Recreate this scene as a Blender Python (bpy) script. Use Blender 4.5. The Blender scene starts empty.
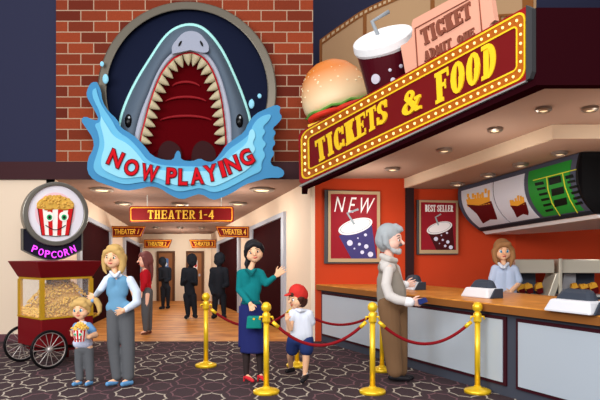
import bpy, bmesh, math, random
from mathutils import Vector, Matrix
from mathutils.geometry import tessellate_polygon
random.seed(7)
S = bpy.context.scene
COL = S.collection
F = 600.0; CX = 300.0; HY = 251.0; EYE = 1.58
PI = math.pi

# ---------------------------------------------------------------- placing helpers
def P(px, py, Y):
    "point at distance Y seen at pixel px,py (camera looks along +Y)"
    return Vector(((px-CX)/F*Y, Y, EYE-(py-HY)/F*Y))
def ground_Y(py): return EYE*F/(py-HY)

class Plane:
    "vertical or tilted plane; map(px,py,d): point on it seen at px,py, lifted d towards the viewer"
    def __init__(s, pt, n):
        s.pt = Vector(pt); s.n = Vector(n).normalized()
        if s.n.dot(Vector((0,0,EYE))-s.pt) < 0: s.n = -s.n
    def __call__(s, px, py, d=0.0):
        o = Vector((0,0,EYE)); r = Vector(((px-CX)/F, 1, -(py-HY)/F))
        t = (s.pt-o).dot(s.n)/r.dot(s.n)
        return o + r*t + s.n*d
def front(Y): return Plane((0,Y,0),(0,-1,0))
def quadmap(pl, TL, TR, BR, BL):
    "u 0..1 left to right, v 0..1 bottom to top, inside four pixel corners on a plane"
    def f(u, v, d=0.0):
        x = (TL[0]*(1-u)+TR[0]*u)*v + (BL[0]*(1-u)+BR[0]*u)*(1-v)
        y = (TL[1]*(1-u)+TR[1]*u)*v + (BL[1]*(1-u)+BR[1]*u)*(1-v)
        return pl(x, y, d)
    return f

# ---------------------------------------------------------------- materials
def lin(c):
    out = []
    for v in c:
        v = v/255.0
        out.append(v/12.92 if v <= .04045 else ((v+.055)/1.055)**2.4)
    return (out[0], out[1], out[2], 1)
MC = {}
def mat(name, rgb, rough=.6, metal=0, emis=0, ecol=None, noise=0, nscale=20, spec=.12, coat=0):
    if name in MC: return MC[name]
    m = bpy.data.materials.new(name); m.use_nodes = True
    nt = m.node_tree; b = nt.nodes['Principled BSDF']
    b.inputs['Roughness'].default_value = rough; b.inputs['Metallic'].default_value = metal
    b.inputs['Specular IOR Level'].default_value = spec
    b.inputs['Coat Weight'].default_value = coat
    c = lin(rgb)
    if noise:
        t = nt.nodes.new('ShaderNodeTexCoord'); n = nt.nodes.new('ShaderNodeTexNoise'); n.inputs['Scale'].default_value = nscale
        n.inputs['Detail'].default_value = 3
        r = nt.nodes.new('ShaderNodeMix'); r.data_type = 'RGBA'
        r.inputs[6].default_value = tuple(x*(1-noise) for x in c[:3])+(1,)
        r.inputs[7].default_value = tuple(min(1, x*(1+noise)) for x in c[:3])+(1,)
        nt.links.new(t.outputs['Object'], n.inputs['Vector']); nt.links.new(n.outputs['Fac'], r.inputs[0])
        nt.links.new(r.outputs[2], b.inputs['Base Color'])
    else:
        b.inputs['Base Color'].default_value = c
    if emis:
        b.inputs['Emission Color'].default_value = lin(ecol or rgb); b.inputs['Emission Strength'].default_value = emis
    MC[name] = m
    return m
class NT:
    "tiny math-node writer"
    def __init__(s, nt): s.nt = nt
    def m(s, op, a, b=None, c=None):
        n = s.nt.nodes.new('ShaderNodeMath'); n.operation = op
        for i, v in enumerate((a, b, c)):
            if v is None: continue
            if isinstance(v, (int, float)): n.inputs[i].default_value = v
            else: s.nt.links.new(v, n.inputs[i])
        return n.outputs[0]
    def mix(s, f, a, b):
        n = s.nt.nodes.new('ShaderNodeMix'); n.data_type = 'RGBA'
        for i, v in ((0, f), (6, a), (7, b)):
            if isinstance(v, (int, float, tuple)): n.inputs[i].default_value = v
            else: s.nt.links.new(v, n.inputs[i])
        return n.outputs[2]
def new_mat(name):
    m = bpy.data.materials.new(name); m.use_nodes = True; MC[name] = m
    return m, m.node_tree, m.node_tree.nodes['Principled BSDF']
def carpet_mat():
    m, nt, b = new_mat('carpet'); k = NT(nt)
    tc = nt.nodes.new('ShaderNodeTexCoord'); sp = nt.nodes.new('ShaderNodeSeparateXYZ')
    nt.links.new(tc.outputs['Object'], sp.inputs[0])
    ang = .10
    X = k.m('ADD', k.m('MULTIPLY', sp.outputs[0], math.cos(ang)), k.m('MULTIPLY', sp.outputs[1], math.sin(ang)))
    Y = sp.outputs[1]
    A, B = .62, .56
    def grid(o, seed):
        u = k.m('ADD', k.m('DIVIDE', X, A), o); v = k.m('ADD', k.m('DIVIDE', Y, B), o)
        fu = k.m('MULTIPLY', k.m('SUBTRACT', k.m('FRACT', u), .5), A/.150)
        fv = k.m('MULTIPLY', k.m('SUBTRACT', k.m('FRACT', v), .5), B/.245)
        d = k.m('SQRT', k.m('ADD', k.m('MULTIPLY', fu, fu), k.m('MULTIPLY', fv, fv)))
        th = k.m('ARCTAN2', fv, fu)
        w = k.m('ABSOLUTE', k.m('SINE', k.m('MULTIPLY', th, 4)))
        R = k.m('SUBTRACT', 1.12, k.m('MULTIPLY', k.m('POWER', w, .32), .26))
        line = k.m('LESS_THAN', k.m('ABSOLUTE', k.m('SUBTRACT', d, R)), .062)
        cv = nt.nodes.new('ShaderNodeCombineXYZ')
        nt.links.new(k.m('FLOOR', u), cv.inputs[0]); nt.links.new(k.m('FLOOR', v), cv.inputs[1]); cv.inputs[2].default_value = seed
        wn = nt.nodes.new('ShaderNodeTexWhiteNoise'); nt.links.new(cv.outputs[0], wn.inputs['Vector'])
        return line, wn.outputs['Value']
    l1, r1 = grid(0, 1.0); l2, r2 = grid(.5, 2.0)
    n = nt.nodes.new('ShaderNodeTexNoise'); n.inputs['Scale'].default_value = 60; n.inputs['Detail'].default_value = 4
    nt.links.new(tc.outputs['Object'], n.inputs['Vector'])
    base = k.mix(n.outputs['Fac'], lin((48,38,41)), lin((84,69,73)))
    pale, mauve = lin((182,170,156)), lin((116,84,90))
    c1 = k.mix(k.m('LESS_THAN', r1, .5), mauve, pale); c2 = k.mix(k.m('LESS_THAN', r2, .38), mauve, pale)
    c = k.mix(l2, base, c2); c = k.mix(l1, c, c1)
    nt.links.new(c, b.inputs['Base Color']); b.inputs['Roughness'].default_value = .95; b.inputs['Specular IOR Level'].default_value = .05
    return m
def wood_mat(name, c0, c1, c2, plank=.33, scl=(1.0, 3.0), rough=.5):
    m, nt, b = new_mat(name); k = NT(nt)
    tc = nt.nodes.new('ShaderNodeTexCoord'); mp = nt.nodes.new('ShaderNodeMapping')
    mp.inputs['Scale'].default_value = (scl[0], scl[1], scl[1])
    nt.links.new(tc.outputs['Object'], mp.inputs[0])
    n = nt.nodes.new('ShaderNodeTexNoise'); n.inputs['Scale'].default_value = 2.2; n.inputs['Detail'].default_value = 5; n.inputs['Distortion'].default_value = 1.6
    nt.links.new(mp.outputs[0], n.inputs['Vector'])
    cr = nt.nodes.new('ShaderNodeValToRGB'); e = cr.color_ramp.elements
    e[0].position = .32; e[0].color = lin(c0); e[1].position = .66; e[1].color = lin(c2)
    mid = cr.color_ramp.elements.new(.5); mid.color = lin(c1)
    nt.links.new(n.outputs['Fac'], cr.inputs[0])
    sp = nt.nodes.new('ShaderNodeSeparateXYZ'); nt.links.new(tc.outputs['Object'], sp.inputs[0])
    if plank:
        g = k.m('LESS_THAN', k.m('FRACT', k.m('DIVIDE', sp.outputs[1], plank)), .05)
        col = k.mix(g, cr.outputs[0], lin(c0))
    else: col = cr.outputs[0]
    nt.links.new(col, b.inputs['Base Color']); b.inputs['Roughness'].default_value = rough
    b.inputs['Specular IOR Level'].default_value = .2
    return m
def brick_mat():
    m, nt, b = new_mat('red_brick'); k = NT(nt)
    tc = nt.nodes.new('ShaderNodeTexCoord'); sp = nt.nodes.new('ShaderNodeSeparateXYZ'); nt.links.new(tc.outputs['Object'], sp.inputs[0])
    cv = nt.nodes.new('ShaderNodeCombineXYZ')
    nt.links.new(k.m('ADD', sp.outputs[0], k.m('ADD', sp.outputs[1], -6.25+.06)), cv.inputs[0]); nt.links.new(k.m('ADD', sp.outputs[2], -3.135), cv.inputs[1])
    br = nt.nodes.new('ShaderNodeTexBrick'); nt.links.new(cv.outputs[0], br.inputs['Vector'])
    br.inputs['Scale'].default_value = 1; br.inputs['Brick Width'].default_value = .449; br.inputs['Row Height'].default_value = .1885
    br.inputs['Mortar Size'].default_value = .009; br.inputs['Mortar Smooth'].default_value = .05; br.inputs['Bias'].default_value = -.1
    br.inputs['Color1'].default_value = lin((158,68,40)); br.inputs['Color2'].default_value = lin((84,28,24)); br.inputs['Mortar'].default_value = lin((178,150,126))
    n = nt.nodes.new('ShaderNodeTexNoise'); n.inputs['Scale'].default_value = 45; nt.links.new(tc.outputs['Object'], n.inputs['Vector'])
    c = k.mix(k.m('MULTIPLY', n.outputs['Fac'], .45), br.outputs['Color'], lin((100,44,28)))
    c = k.mix(br.outputs['Fac'], c, lin((178,150,126)))
    nt.links.new(c, b.inputs['Base Color']); b.inputs['Roughness'].default_value = .9; b.inputs['Specular IOR Level'].default_value = .1
    return m
# ---------------------------------------------------------------- object helpers
def wloc(o):
    v = Vector((0,0,0))
    while o is not None:
        v += o.location; o = o.parent
    return v
def smooth(me):
    for p in me.polygons: p.use_smooth = True
def mk(name, bm, m, parent=None, sm=False, bevel=0, **tags):
    "link bm (world coordinates) as one mesh object"
    bmesh.ops.recalc_face_normals(bm, faces=bm.faces)
    if parent is not None:
        bmesh.ops.translate(bm, verts=bm.verts, vec=-wloc(parent))
    me = bpy.data.meshes.new(name); bm.to_mesh(me); bm.free()
    o = bpy.data.objects.new(name, me); COL.objects.link(o)
    if parent is not None: o.parent = parent
    for x in (m if isinstance(m, (list, tuple)) else [m]): me.materials.append(x)
    if sm: smooth(me)
    if bevel:
        bv = o.modifiers.new('bevel', 'BEVEL'); bv.width = bevel; bv.segments = 2; bv.limit_method = 'ANGLE'; bv.angle_limit = .7
    for k_, v in tags.items(): o[k_] = v
    return o
def thing(name, loc, label, cat, group=None):
    o = bpy.data.objects.new(name, None); COL.objects.link(o); o.location = loc; o.empty_display_size = .1
    o['label'] = label; o['category'] = cat
    if group: o['group'] = group
    return o
def tag(o, label, cat, group=None):
    o['label'] = label; o['category'] = cat
    if group: o['group'] = group
    return o
def struct(name, bm, m, **kw):
    o = mk(name, bm, m, **kw); o['kind'] = 'structure'; return o
def copy_tree(o, parent=None):
    c = o.copy(); COL.objects.link(c); c.parent = parent
    for ch in list(o.children): copy_tree(ch, c)
    return c
def B(): return bmesh.new()
def box(bm, x0, x1, y0, y1, z0, z1):
    v = [bm.verts.new(p) for p in ((x0,y0,z0),(x1,y0,z0),(x1,y1,z0),(x0,y1,z0),(x0,y0,z1),(x1,y0,z1),(x1,y1,z1),(x0,y1,z1))]
    for f in ((0,3,2,1),(4,5,6,7),(0,1,5,4),(1,2,6,5),(2,3,7,6),(3,0,4,7)): bm.faces.new([v[i] for i in f])
    return bm
def hexa(bm, bot, top):
    "solid between two n-gons of points"
    a = [bm.verts.new(p) for p in bot]; b = [bm.verts.new(p) for p in top]; n = len(a)
    fs = [bm.faces.new(a[::-1]), bm.faces.new(b)]
    for i in range(n): bm.faces.new((a[i], a[(i+1)%n], b[(i+1)%n], b[i]))
    if n > 4: bmesh.ops.triangulate(bm, faces=fs, ngon_method='EAR_CLIP')
    return bm
def slab(bm, pts, f, d0, d1):
    "2D outline pts mapped by f(x,y,d), from lift d0 to lift d1"
    a = [bm.verts.new(f(x,y,d0)) for x,y in pts]; b = [bm.verts.new(f(x,y,d1)) for x,y in pts]; n = len(a)
    for i in range(n): bm.faces.new((a[i], a[(i+1)%n], b[(i+1)%n], b[i]))
    if n == 4:
        bm.faces.new(a[::-1]); bm.faces.new(b); return bm
    for t in tessellate_polygon([[Vector((x,y,0)) for x,y in pts]]):
        for v in (a, b):
            try: bm.faces.new([v[i] for i in t])
            except ValueError: pass
    return bm
def cslab(bm, pts, f, d0, d1, cuts=3):
    "like slab, on a curved surface: both sides are cut finely"
    q = bmesh.new(); slab(q, pts, lambda x,y,d: Vector((x,y,d)), 0, 1)
    bmesh.ops.subdivide_edges(q, edges=[e for e in q.edges if abs(e.verts[0].co.z-e.verts[1].co.z) < .5], cuts=cuts, use_grid_fill=True)
    bmesh.ops.triangulate(q, faces=q.faces)
    vm = {v: bm.verts.new(f(v.co.x, v.co.y, d0 if v.co.z < .5 else d1)) for v in q.verts}
    for fc in q.faces: bm.faces.new([vm[v] for v in fc.verts])
    q.free(); return bm
def ring(bm, outer, inner, f, d0, d1):
    n = len(outer)
    V = [[bm.verts.new(f(x,y,d)) for x,y in pts] for pts, d in ((outer,d0),(inner,d0),(outer,d1),(inner,d1))]
    for i in range(n):
        j = (i+1)%n
        bm.faces.new((V[0][i],V[0][j],V[1][j],V[1][i])); bm.faces.new((V[2][i],V[3][i],V[3][j],V[2][j]))
        bm.faces.new((V[0][i],V[2][i],V[2][j],V[0][j])); bm.faces.new((V[1][i],V[1][j],V[3][j],V[3][i]))
    return bm
def rrect(x0, x1, y0, y1, rx, ry, n=5):
    out = []
    for cx, cy, a in ((x1-rx,y1-ry,0),(x0+rx,y1-ry,90),(x0+rx,y0+ry,180),(x1-rx,y0+ry,270)):
        for i in range(n+1):
            t = math.radians(a+90*i/n); out.append((cx+rx*math.cos(t), cy+ry*math.sin(t)))
    return out
def ell(cx, cy, rx, ry, n=40, a0=0, a1=360, rot=0):
    out = []
    c = n if a1-a0 >= 360 else n+1
    for i in range(c):
        t = math.radians(a0+(a1-a0)*i/n); x, y = rx*math.cos(t), ry*math.sin(t)
        out.append((cx+x*math.cos(rot)-y*math.sin(rot), cy+x*math.sin(rot)+y*math.cos(rot)))
    return out
def line2(pts, w):
    "closed outline of a polyline of width w"
    L, R = [], []
    for i, p in enumerate(pts):
        a = pts[max(0,i-1)]; b = pts[min(len(pts)-1,i+1)]
        dx, dy = b[0]-a[0], b[1]-a[1]; l = math.hypot(dx,dy) or 1
        L.append((p[0]-dy/l*w/2, p[1]+dx/l*w/2)); R.append((p[0]+dy/l*w/2, p[1]-dx/l*w/2))
    return L+R[::-1]
def strip(bm, pts, w, f, d0, d1):
    "polyline ribbon solid built segment by segment"
    o = line2(pts, w); n = len(pts); L = o[:n]; R = o[n:][::-1]
    ra = [[bm.verts.new(f(x,y,d)) for x,y in q] for q, d in ((L,d0),(R,d0),(L,d1),(R,d1))]
    for i in range(n-1):
        bm.faces.new((ra[0][i],ra[0][i+1],ra[1][i+1],ra[1][i])); bm.faces.new((ra[2][i],ra[3][i],ra[3][i+1],ra[2][i+1]))
        bm.faces.new((ra[0][i],ra[2][i],ra[2][i+1],ra[0][i+1])); bm.faces.new((ra[1][i],ra[1][i+1],ra[3][i+1],ra[3][i]))
    for e in (0, n-1): bm.faces.new((ra[0][e],ra[1][e],ra[3][e],ra[2][e]))
    return bm
def frame_of(d):
    d = d.normalized(); h = Vector((0,0,1)) if abs(d.z) < .9 else Vector((1,0,0))
    u = d.cross(h).normalized(); return d, u, d.cross(u).normalized()
def tube(bm, pts, r, n=10, cap=True):
    pts = [Vector(p) for p in pts]; R = r if isinstance(r, (list,tuple)) else [r]*len(pts)
    rows = []; u = None
    for i, p in enumerate(pts):
        d = (pts[min(i+1,len(pts)-1)]-pts[max(i-1,0)]).normalized()
        if u is None: _, u, _ = frame_of(d)
        u = (u-d*u.dot(d)).normalized(); w = d.cross(u)
        rows.append([bm.verts.new(p+(u*math.cos(2*PI*k/n)+w*math.sin(2*PI*k/n))*R[i]) for k in range(n)])
    for a, b in zip(rows, rows[1:]):
        for k in range(n): bm.faces.new((a[k],a[(k+1)%n],b[(k+1)%n],b[k]))
    if cap: bm.faces.new(rows[0][::-1]); bm.faces.new(rows[-1])
    return bm
def lathe(bm, prof, c, n=32, axis=None):
    "prof: (radius, height) list revolved about axis through c"
    c = Vector(c)
    if axis is None: u, w, d = Vector((1,0,0)), Vector((0,1,0)), Vector((0,0,1))
    else: d, u, w = frame_of(Vector(axis))
    rows = []
    for r, h in prof:
        rows.append([bm.verts.new(c+d*h+(u*math.cos(2*PI*k/n)+w*math.sin(2*PI*k/n))*max(r,1e-4)) for k in range(n)])
    for a, b in zip(rows, rows[1:]):
        for k in range(n): bm.faces.new((a[k],a[(k+1)%n],b[(k+1)%n],b[k]))
    bm.faces.new(rows[0][::-1]); bm.faces.new(rows[-1])
    return bm
def ball(bm, c, r, sx=1, sy=1, sz=1, n=12, M=None):
    c = Vector(c); rows = []
    for i in range(n+1):
        t = PI*i/n
        rr = max(math.sin(t), .001)
        row = []
        for k in range(n*2):
            a = PI*k/n
            v = Vector((rr*math.cos(a)*sx, rr*math.sin(a)*sy, math.cos(t)*sz))*r
            if M: v = M @ v
            row.append(bm.verts.new(c+v))
        rows.append(row)
    for a, b in zip(rows, rows[1:]):
        for k in range(n*2): bm.faces.new((a[k],b[k],b[(k+1)%(n*2)],a[(k+1)%(n*2)]))
    bm.faces.new(rows[0]); bm.faces.new(rows[-1][::-1])
    return bm
def caps(bm, p1, r1, p2, r2, ax=None, sq=1, n=14):
    "closed tapered capsule, squashed by sq along ax"
    p1, p2 = Vector(p1), Vector(p2)
    if (p2-p1).length < 1e-5: p2 = p1+Vector((0,0,1e-4))
    d, u, w = frame_of(p2-p1); L = (p2-p1).length; rows = []
    st = [(-r1*math.cos(t), r1*math.sin(t)) for t in [PI/2*i/5 for i in range(6)]]
    st += [(L+r2*math.sin(t), r2*math.cos(t)) for t in [PI/2*i/5 for i in range(6)]]
    A = Vector(ax).normalized() if ax is not None else None
    for h, r in st:
        row = []
        for k in range(n):
            o = (u*math.cos(2*PI*k/n)+w*math.sin(2*PI*k/n))*max(r,1e-4)
            q = o
            if A is not None:
                q = o - A*(o.dot(A))*(1-sq)
            hh = h
            row.append(bm.verts.new(p1+d*hh+q))
        rows.append(row)
    for a, b in zip(rows, rows[1:]):
        for k in range(n): bm.faces.new((a[k],a[(k+1)%n],b[(k+1)%n],b[k]))
    bm.faces.new(rows[0][::-1]); bm.faces.new(rows[-1])
    return bm
def fuse(name, bm, m, parent, vox=.012, it=2, **tags):
    "one continuous surface over overlapping solids"
    bmesh.ops.recalc_face_normals(bm, faces=bm.faces)
    me = bpy.data.meshes.new('t'); bm.to_mesh(me); bm.free()
    o = bpy.data.objects.new('t', me); COL.objects.link(o)
    r = o.modifiers.new('r', 'REMESH'); r.mode = 'VOXEL'; r.voxel_size = vox
    s = o.modifiers.new('s', 'SMOOTH'); s.factor = .5; s.iterations = it
    dg = bpy.context.evaluated_depsgraph_get(); dg.update()
    me2 = bpy.data.meshes.new_from_object(o.evaluated_get(dg))
    bpy.data.objects.remove(o); bpy.data.meshes.remove(me)
    me2.transform(Matrix.Translation(-wloc(parent)))
    me2.name = name; me2.materials.clear(); me2.materials.append(m); smooth(me2)
    q = bpy.data.objects.new(name, me2); COL.objects.link(q); q.parent = parent
    for k_, v in tags.items(): q[k_] = v
    return q

# ---------------------------------------------------------------- lettering
def RT(x0,x1,y0,y1): return [(x0,y0),(x1,y0),(x1,y1),(x0,y1)]
def DG(x0,y0,x1,y1,w): return [(x0-w/2,y0),(x0+w/2,y0),(x1+w/2,y1),(x1-w/2,y1)]
def AR(cx,cy,rx,ry,a0,a1,tx,ty,n=14):
    o = ell(cx,cy,rx,ry,n,a0,a1) if a1-a0 < 360 else ell(cx,cy,rx,ry,n,0,359.9)
    i = ell(cx,cy,rx-tx,ry-ty,n,a0,a1) if a1-a0 < 360 else ell(cx,cy,rx-tx,ry-ty,n,0,359.9)
    return [[o[k],o[k+1],i[k+1],i[k]] for k in range(len(o)-1)]
def glyph(ch, t=.2, h=.12, s=.06):
    "outlines of one capital in a cell 0..w by 0..1; t upright weight, h cross weight, s slab overhang"
    w = .62; q = []
    def V(x, y0=0, y1=1): q.append(RT(x, x+t, y0, y1))
    def H(y, x0, x1): q.append(RT(x0, x1, y, y+h))
    def foot(x): 
        if s: H(0, x-s, x+t+s)
    def top(x):
        if s: H(1-h, x-s, x+t+s)
    R = w-t
    if ch == 'I': w = t+2*s+.02; V(s+.01); foot(s+.01); top(s+.01)
    elif ch == 'T': V((w-t)/2); H(1-h,0,w); foot((w-t)/2); q.extend([RT(0,.07,.74,1),RT(w-.07,w,.74,1)] if s else [])
    elif ch in 'EF':
        V(s); H(1-h,0,w); H(.46,s,w*.78)
        if s: q.extend([RT(w-.07,w,.72,1), RT(w*.78-.05,w*.78,.36,.66)])
        if ch == 'E': H(0,0,w); q.extend([RT(w-.07,w,0,.28)] if s else [])
        else: foot(s)
    elif ch == 'L': V(s); top(s); H(0,0,w*.95); q.extend([RT(w*.95-.07,w*.95,0,.32)] if s else [])
    elif ch == 'H' : V(s); V(w-t-s); H(.44,s,w-s); [ (foot(x),top(x)) for x in (s,w-t-s)]
    elif ch == 'K':
        V(s); foot(s); top(s); q.append(DG(s+t*.9,.42,w-.14,1,t*.8)); q.append(DG(w-t*.55,0,s+t*1.15,.58,t*.95))
        if s: H(0,w-t-.1,w+.04); H(1-h,w-t-.12,w)
    elif ch == 'N': V(s); V(w-t*.7-s); q.append(DG(w-t*.6-s,0,s+t*.4,1,t*.9)); foot(s); top(w-t-s)
    elif ch == 'M': w=.8; V(s); V(w-t-s); q.append(DG(w/2,.15,s+t*.5,1,t*.8)); q.append(DG(w/2,.15,w-s-t*.5,1,t*.8)); foot(s); foot(w-t-s)
    elif ch == 'W': w=.85; q.extend([DG(w*.27,0,t*.5,1,t*.85),DG(w*.27,0,w/2,.9,t*.7),DG(w*.73,0,w/2,.9,t*.7),DG(w*.73,0,w-t*.5,1,t*.85)])
    elif ch == 'A':
        w=.68; q.extend([DG(t*.5+.03,0,w/2-.03,1,t*.75),DG(w-t*.5-.03,0,w/2+.03,1,t*.95)]); H(.26,.14,w-.14)
        if s: H(0,-.02,t+.1); H(0,w-t-.1,w+.02)
    elif ch == 'Y': V((w-t)/2,0,.5); q.extend([DG(w/2,.42,t*.5,1,t*.9),DG(w/2,.42,w-t*.5,1,t*.9)]); foot((w-t)/2)
    elif ch in 'O0': q.extend(AR(w/2,.5,w/2,.5,0,360,t,h))
    elif ch == 'C':
        q.extend(AR(w/2,.5,w/2,.5,35,325,t,h))
        if s: q.append(RT(w-.09,w,.6,.95)); q.append(RT(w-.09,w,.05,.36))
    elif ch == 'G': q.extend(AR(w/2,.5,w/2,.5,35,345,t,h)); V(w-t,.05,.45); H(.36,w-t-.1,w)
    elif ch == 'D': V(s); q.extend(AR(w*.42,.5,w*.58,.5,-90,90,t,h)); H(0,0,w*.45); H(1-h,0,w*.45)
    elif ch in 'PRB':
        V(s); H(1-h,0,w*.5); H(.42,s,w*.5); q.extend(AR(w*.5,.71,w*.45,.29,-90,90,t,h))
        if ch == 'R': q.append(DG(w-t*.5,0,w*.5,.46,t*.9)); H(0,0,t+2*s); q.extend([RT(w-t,w+.05,0,h)] if s else [])
        elif ch == 'B': H(0,0,w*.5); q.extend(AR(w*.5,.27,w*.5,.27,-90,90,t,h))
        else: foot(s)
    elif ch == 'S':
        q.extend(AR(w/2,.735,w/2,.265,20,270,t,h)); q.extend(AR(w/2,.265,w/2,.265,-160,90,t,h))
        if s: q.append(RT(w-.09,w,.62,.95)); q.append(RT(0,.09,.05,.38))
    elif ch == '&':
        w=.72; q.extend(AR(.30,.76,.2,.24,0,360,t*.6,h)); q.extend(AR(.28,.28,.28,.28,0,360,t*.75,h)); q.append(DG(w-.1,0,.2,.72,t*.8))
        q.append(DG(.50,.2,w-.05,.5,t*.5)); H(.46,w-.2,w+.02); H(0,w-.2,w+.02)
    elif ch == '1': w=.4; V(.1); foot(.1); q.append(DG(.02,.72,.2,.98,.1))
    elif ch == '2': q.extend(AR(w/2,.72,w/2,.28,-20,180,t,h)); q.append(DG(.12,.05,w-t*.6,.62,t)); H(0,0,w)
    elif ch == '3': q.extend(AR(w/2,.74,w/2,.26,-80,170,t,h)); q.extend(AR(w/2,.27,w/2,.27,-170,90,t,h))
    elif ch == '4': V(w-t-.1); H(.24,0,w); q.append(DG(.08,.28,w-t*.8,1,t*.7))
    elif ch == '-': w=.34; H(.42,0,w)
    return q, w
def word_shapes(text, gap=.1, space=.35, **kw):
    x = 0; out = []
    for ch in text:
        if ch == ' ': x += space; continue
        q, w = glyph(ch, **kw)
        out.append((ch, [[(a+x,b) for a,b in poly] for poly in q])); x += w+gap
    return out, x-gap
def word(text, f, d0, d1, m, parent, name='lettering', each=False, gap=.1, space=.35, **kw):
    "word stretched over the unit square of f"
    ws, W = word_shapes(text, gap, space, **kw)
    bm = B()
    for ch, polys in ws:
        for i_, poly in enumerate(polys): slab(bm, [(a/W,b) for a,b in poly], f, d0, d1+i_*.0006)
        if each: mk(name, bm, m, parent); bm = B()
    if not each: return mk(name, bm, m, parent)
    bm.free()
def font_bm(text, bold=0.0, shear=0):
    cu = bpy.data.curves.new('f', 'FONT'); cu.body = text; cu.size = 1; cu.offset = bold; cu.shear = shear; cu.resolution_u = 4; cu.extrude = .5; cu.fill_mode = 'BOTH'
    o = bpy.data.objects.new('f', cu); COL.objects.link(o)
    dg = bpy.context.evaluated_depsgraph_get(); dg.update()
    me = bpy.data.meshes.new_from_object(o.evaluated_get(dg))
    bm = B(); bm.from_mesh(me)
    bpy.data.objects.remove(o); bpy.data.curves.remove(cu); bpy.data.meshes.remove(me)
    bmesh.ops.remove_doubles(bm, verts=bm.verts, dist=1e-5)
    xs = [v.co.x for v in bm.verts]; ys = [v.co.y for v in bm.verts]
    return bm, min(xs), max(xs), min(ys), max(ys)
def sans(text, f, d0, d1, m, parent, name='lettering', bold=0, shear=0, **tags):
    "built-in sans lettering stretched over the unit square of f"
    bm, x0, x1, y0, y1 = font_bm(text, bold, shear)
    for v in bm.verts:
        v.co = f((v.co.x-x0)/(x1-x0), (v.co.y-y0)/(y1-y0), d1 if v.co.z > 0 else d0)
    return mk(name, bm, m, parent, **tags)
# ================================================================ SETTING
beige = mat('beige_wall', (236,214,190), .8); cream = mat('cream_wall', (243,228,206), .8)
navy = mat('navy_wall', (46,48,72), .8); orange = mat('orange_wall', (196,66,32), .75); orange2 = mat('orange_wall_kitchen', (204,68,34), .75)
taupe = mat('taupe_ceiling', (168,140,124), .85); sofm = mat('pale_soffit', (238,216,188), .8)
maroon_dk = mat('dark_maroon_trim', (62,32,36), .6); maroon_gl = mat('dark_maroon_fascia', (40,9,15), .9, spec=.0)
grey_fr = mat('grey_door_frame', (172,178,190), .5); door_dk = mat('dark_door', (44,9,12), .9, spec=.03)
brown_dr = mat('brown_door', (152,102,66), .6); brown_fr = mat('brown_door_frame', (98,66,46), .6)
base_m = mat('mauve_baseboard', (104,68,74), .7); black_m = mat('black_panel', (14,14,16), .5)
carpet = carpet_mat(); plankm = wood_mat('wood_planks', (150,86,34), (200,130,62), (218,156,86), plank=.62, scl=(.55,2.2))
brickm = brick_mat()
FY = 10.5
struct('floor_carpet', box(B(), -9, 7.5, -5, FY, -.1, 0), carpet)
# corridor shell
LW = lambda Y: -4.29-.087*(Y-FY)
RW = lambda Y: .19-.354*(Y-FY)
CZ = lambda Y: 2.83-.0835*(Y-FY)
BY = 19.0
def prism(pts, z0, z1):
    return hexa(B(), [(x,y,z0) for x,y in pts], [(x,y,(z1(x,y) if callable(z1) else z1)) for x,y in pts])
struct('floor_wood', prism([(LW(FY)-.3,FY),(RW(FY)+.3,FY),(RW(BY)+.3,BY+.2),(LW(BY)-.3,BY+.2)], -.1, 0), plankm)
cz = lambda x,y: CZ(y)
struct('wall_corridor_left', prism([(LW(FY),FY+.0),(LW(BY),BY),(LW(BY)-.15,BY),(LW(FY)-.15,FY+.0)], 0, cz), beige)
struct('wall_corridor_right', prism([(RW(FY),FY),(RW(FY)+.15,FY+.05),(RW(BY)+.15,BY),(RW(BY),BY)], 0, cz), beige)
struct('wall_corridor_back', prism([(LW(BY)-.15,BY),(RW(BY)+.15,BY),(RW(BY)+.15,BY+.15),(LW(BY)-.15,BY+.15)], 0, 2.3), cream)
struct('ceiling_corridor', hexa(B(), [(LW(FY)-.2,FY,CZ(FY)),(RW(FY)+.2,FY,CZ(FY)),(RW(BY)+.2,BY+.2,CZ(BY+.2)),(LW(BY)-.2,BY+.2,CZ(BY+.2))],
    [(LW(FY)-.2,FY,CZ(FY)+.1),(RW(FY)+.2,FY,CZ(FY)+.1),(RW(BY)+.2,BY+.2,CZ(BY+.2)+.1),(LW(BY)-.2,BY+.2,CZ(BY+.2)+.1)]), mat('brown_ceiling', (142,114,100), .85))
# front walls
struct('wall_front_left', box(B(), -9, LW(FY), FY, FY+.14, 0, 2.83), beige)
struct('wall_front_pier', box(B(), RW(FY), .262, FY, FY+.12, 0, 2.83), beige)
struct('baseboard_front', box(B(), -9, LW(FY)-.0, FY-.02, FY, 0, .125), base_m)
struct('trim_1', box(B(), -9, .24, FY-.06, FY+.2, 2.83, 3.135), maroon_dk)
bx0 = (57-300)/600*FY; bx1 = (313-300)/600*FY
struct('wall_navy_left', box(B(), -9, bx0, FY, FY+.3, 3.135, 8), navy)
struct('wall_brick', box(B(), bx0, bx1, FY-.04, FY+.3, 3.135, 8), brickm)
struct('wall_navy_right', box(B(), -1.5, 9, 14, 14.2, 2.6, 9), navy)
struct('wall_side_left', box(B(), -9.2, -9, -5, FY+.3, 0, 8), navy)
struct('wall_orange_front', box(B(), .262, 1.84, FY, FY+.12, 0, 2.95), orange)
struct('trim_2', box(B(), 1.84, 1.99, FY-.03, FY+.1, 0, 2.72), mat('dark_post', (44,22,26), .5))
struct('wall_orange_kitchen', box(B(), 1.99, 3.80, FY+.08, FY+.2, 0, 2.95), orange2)
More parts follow.
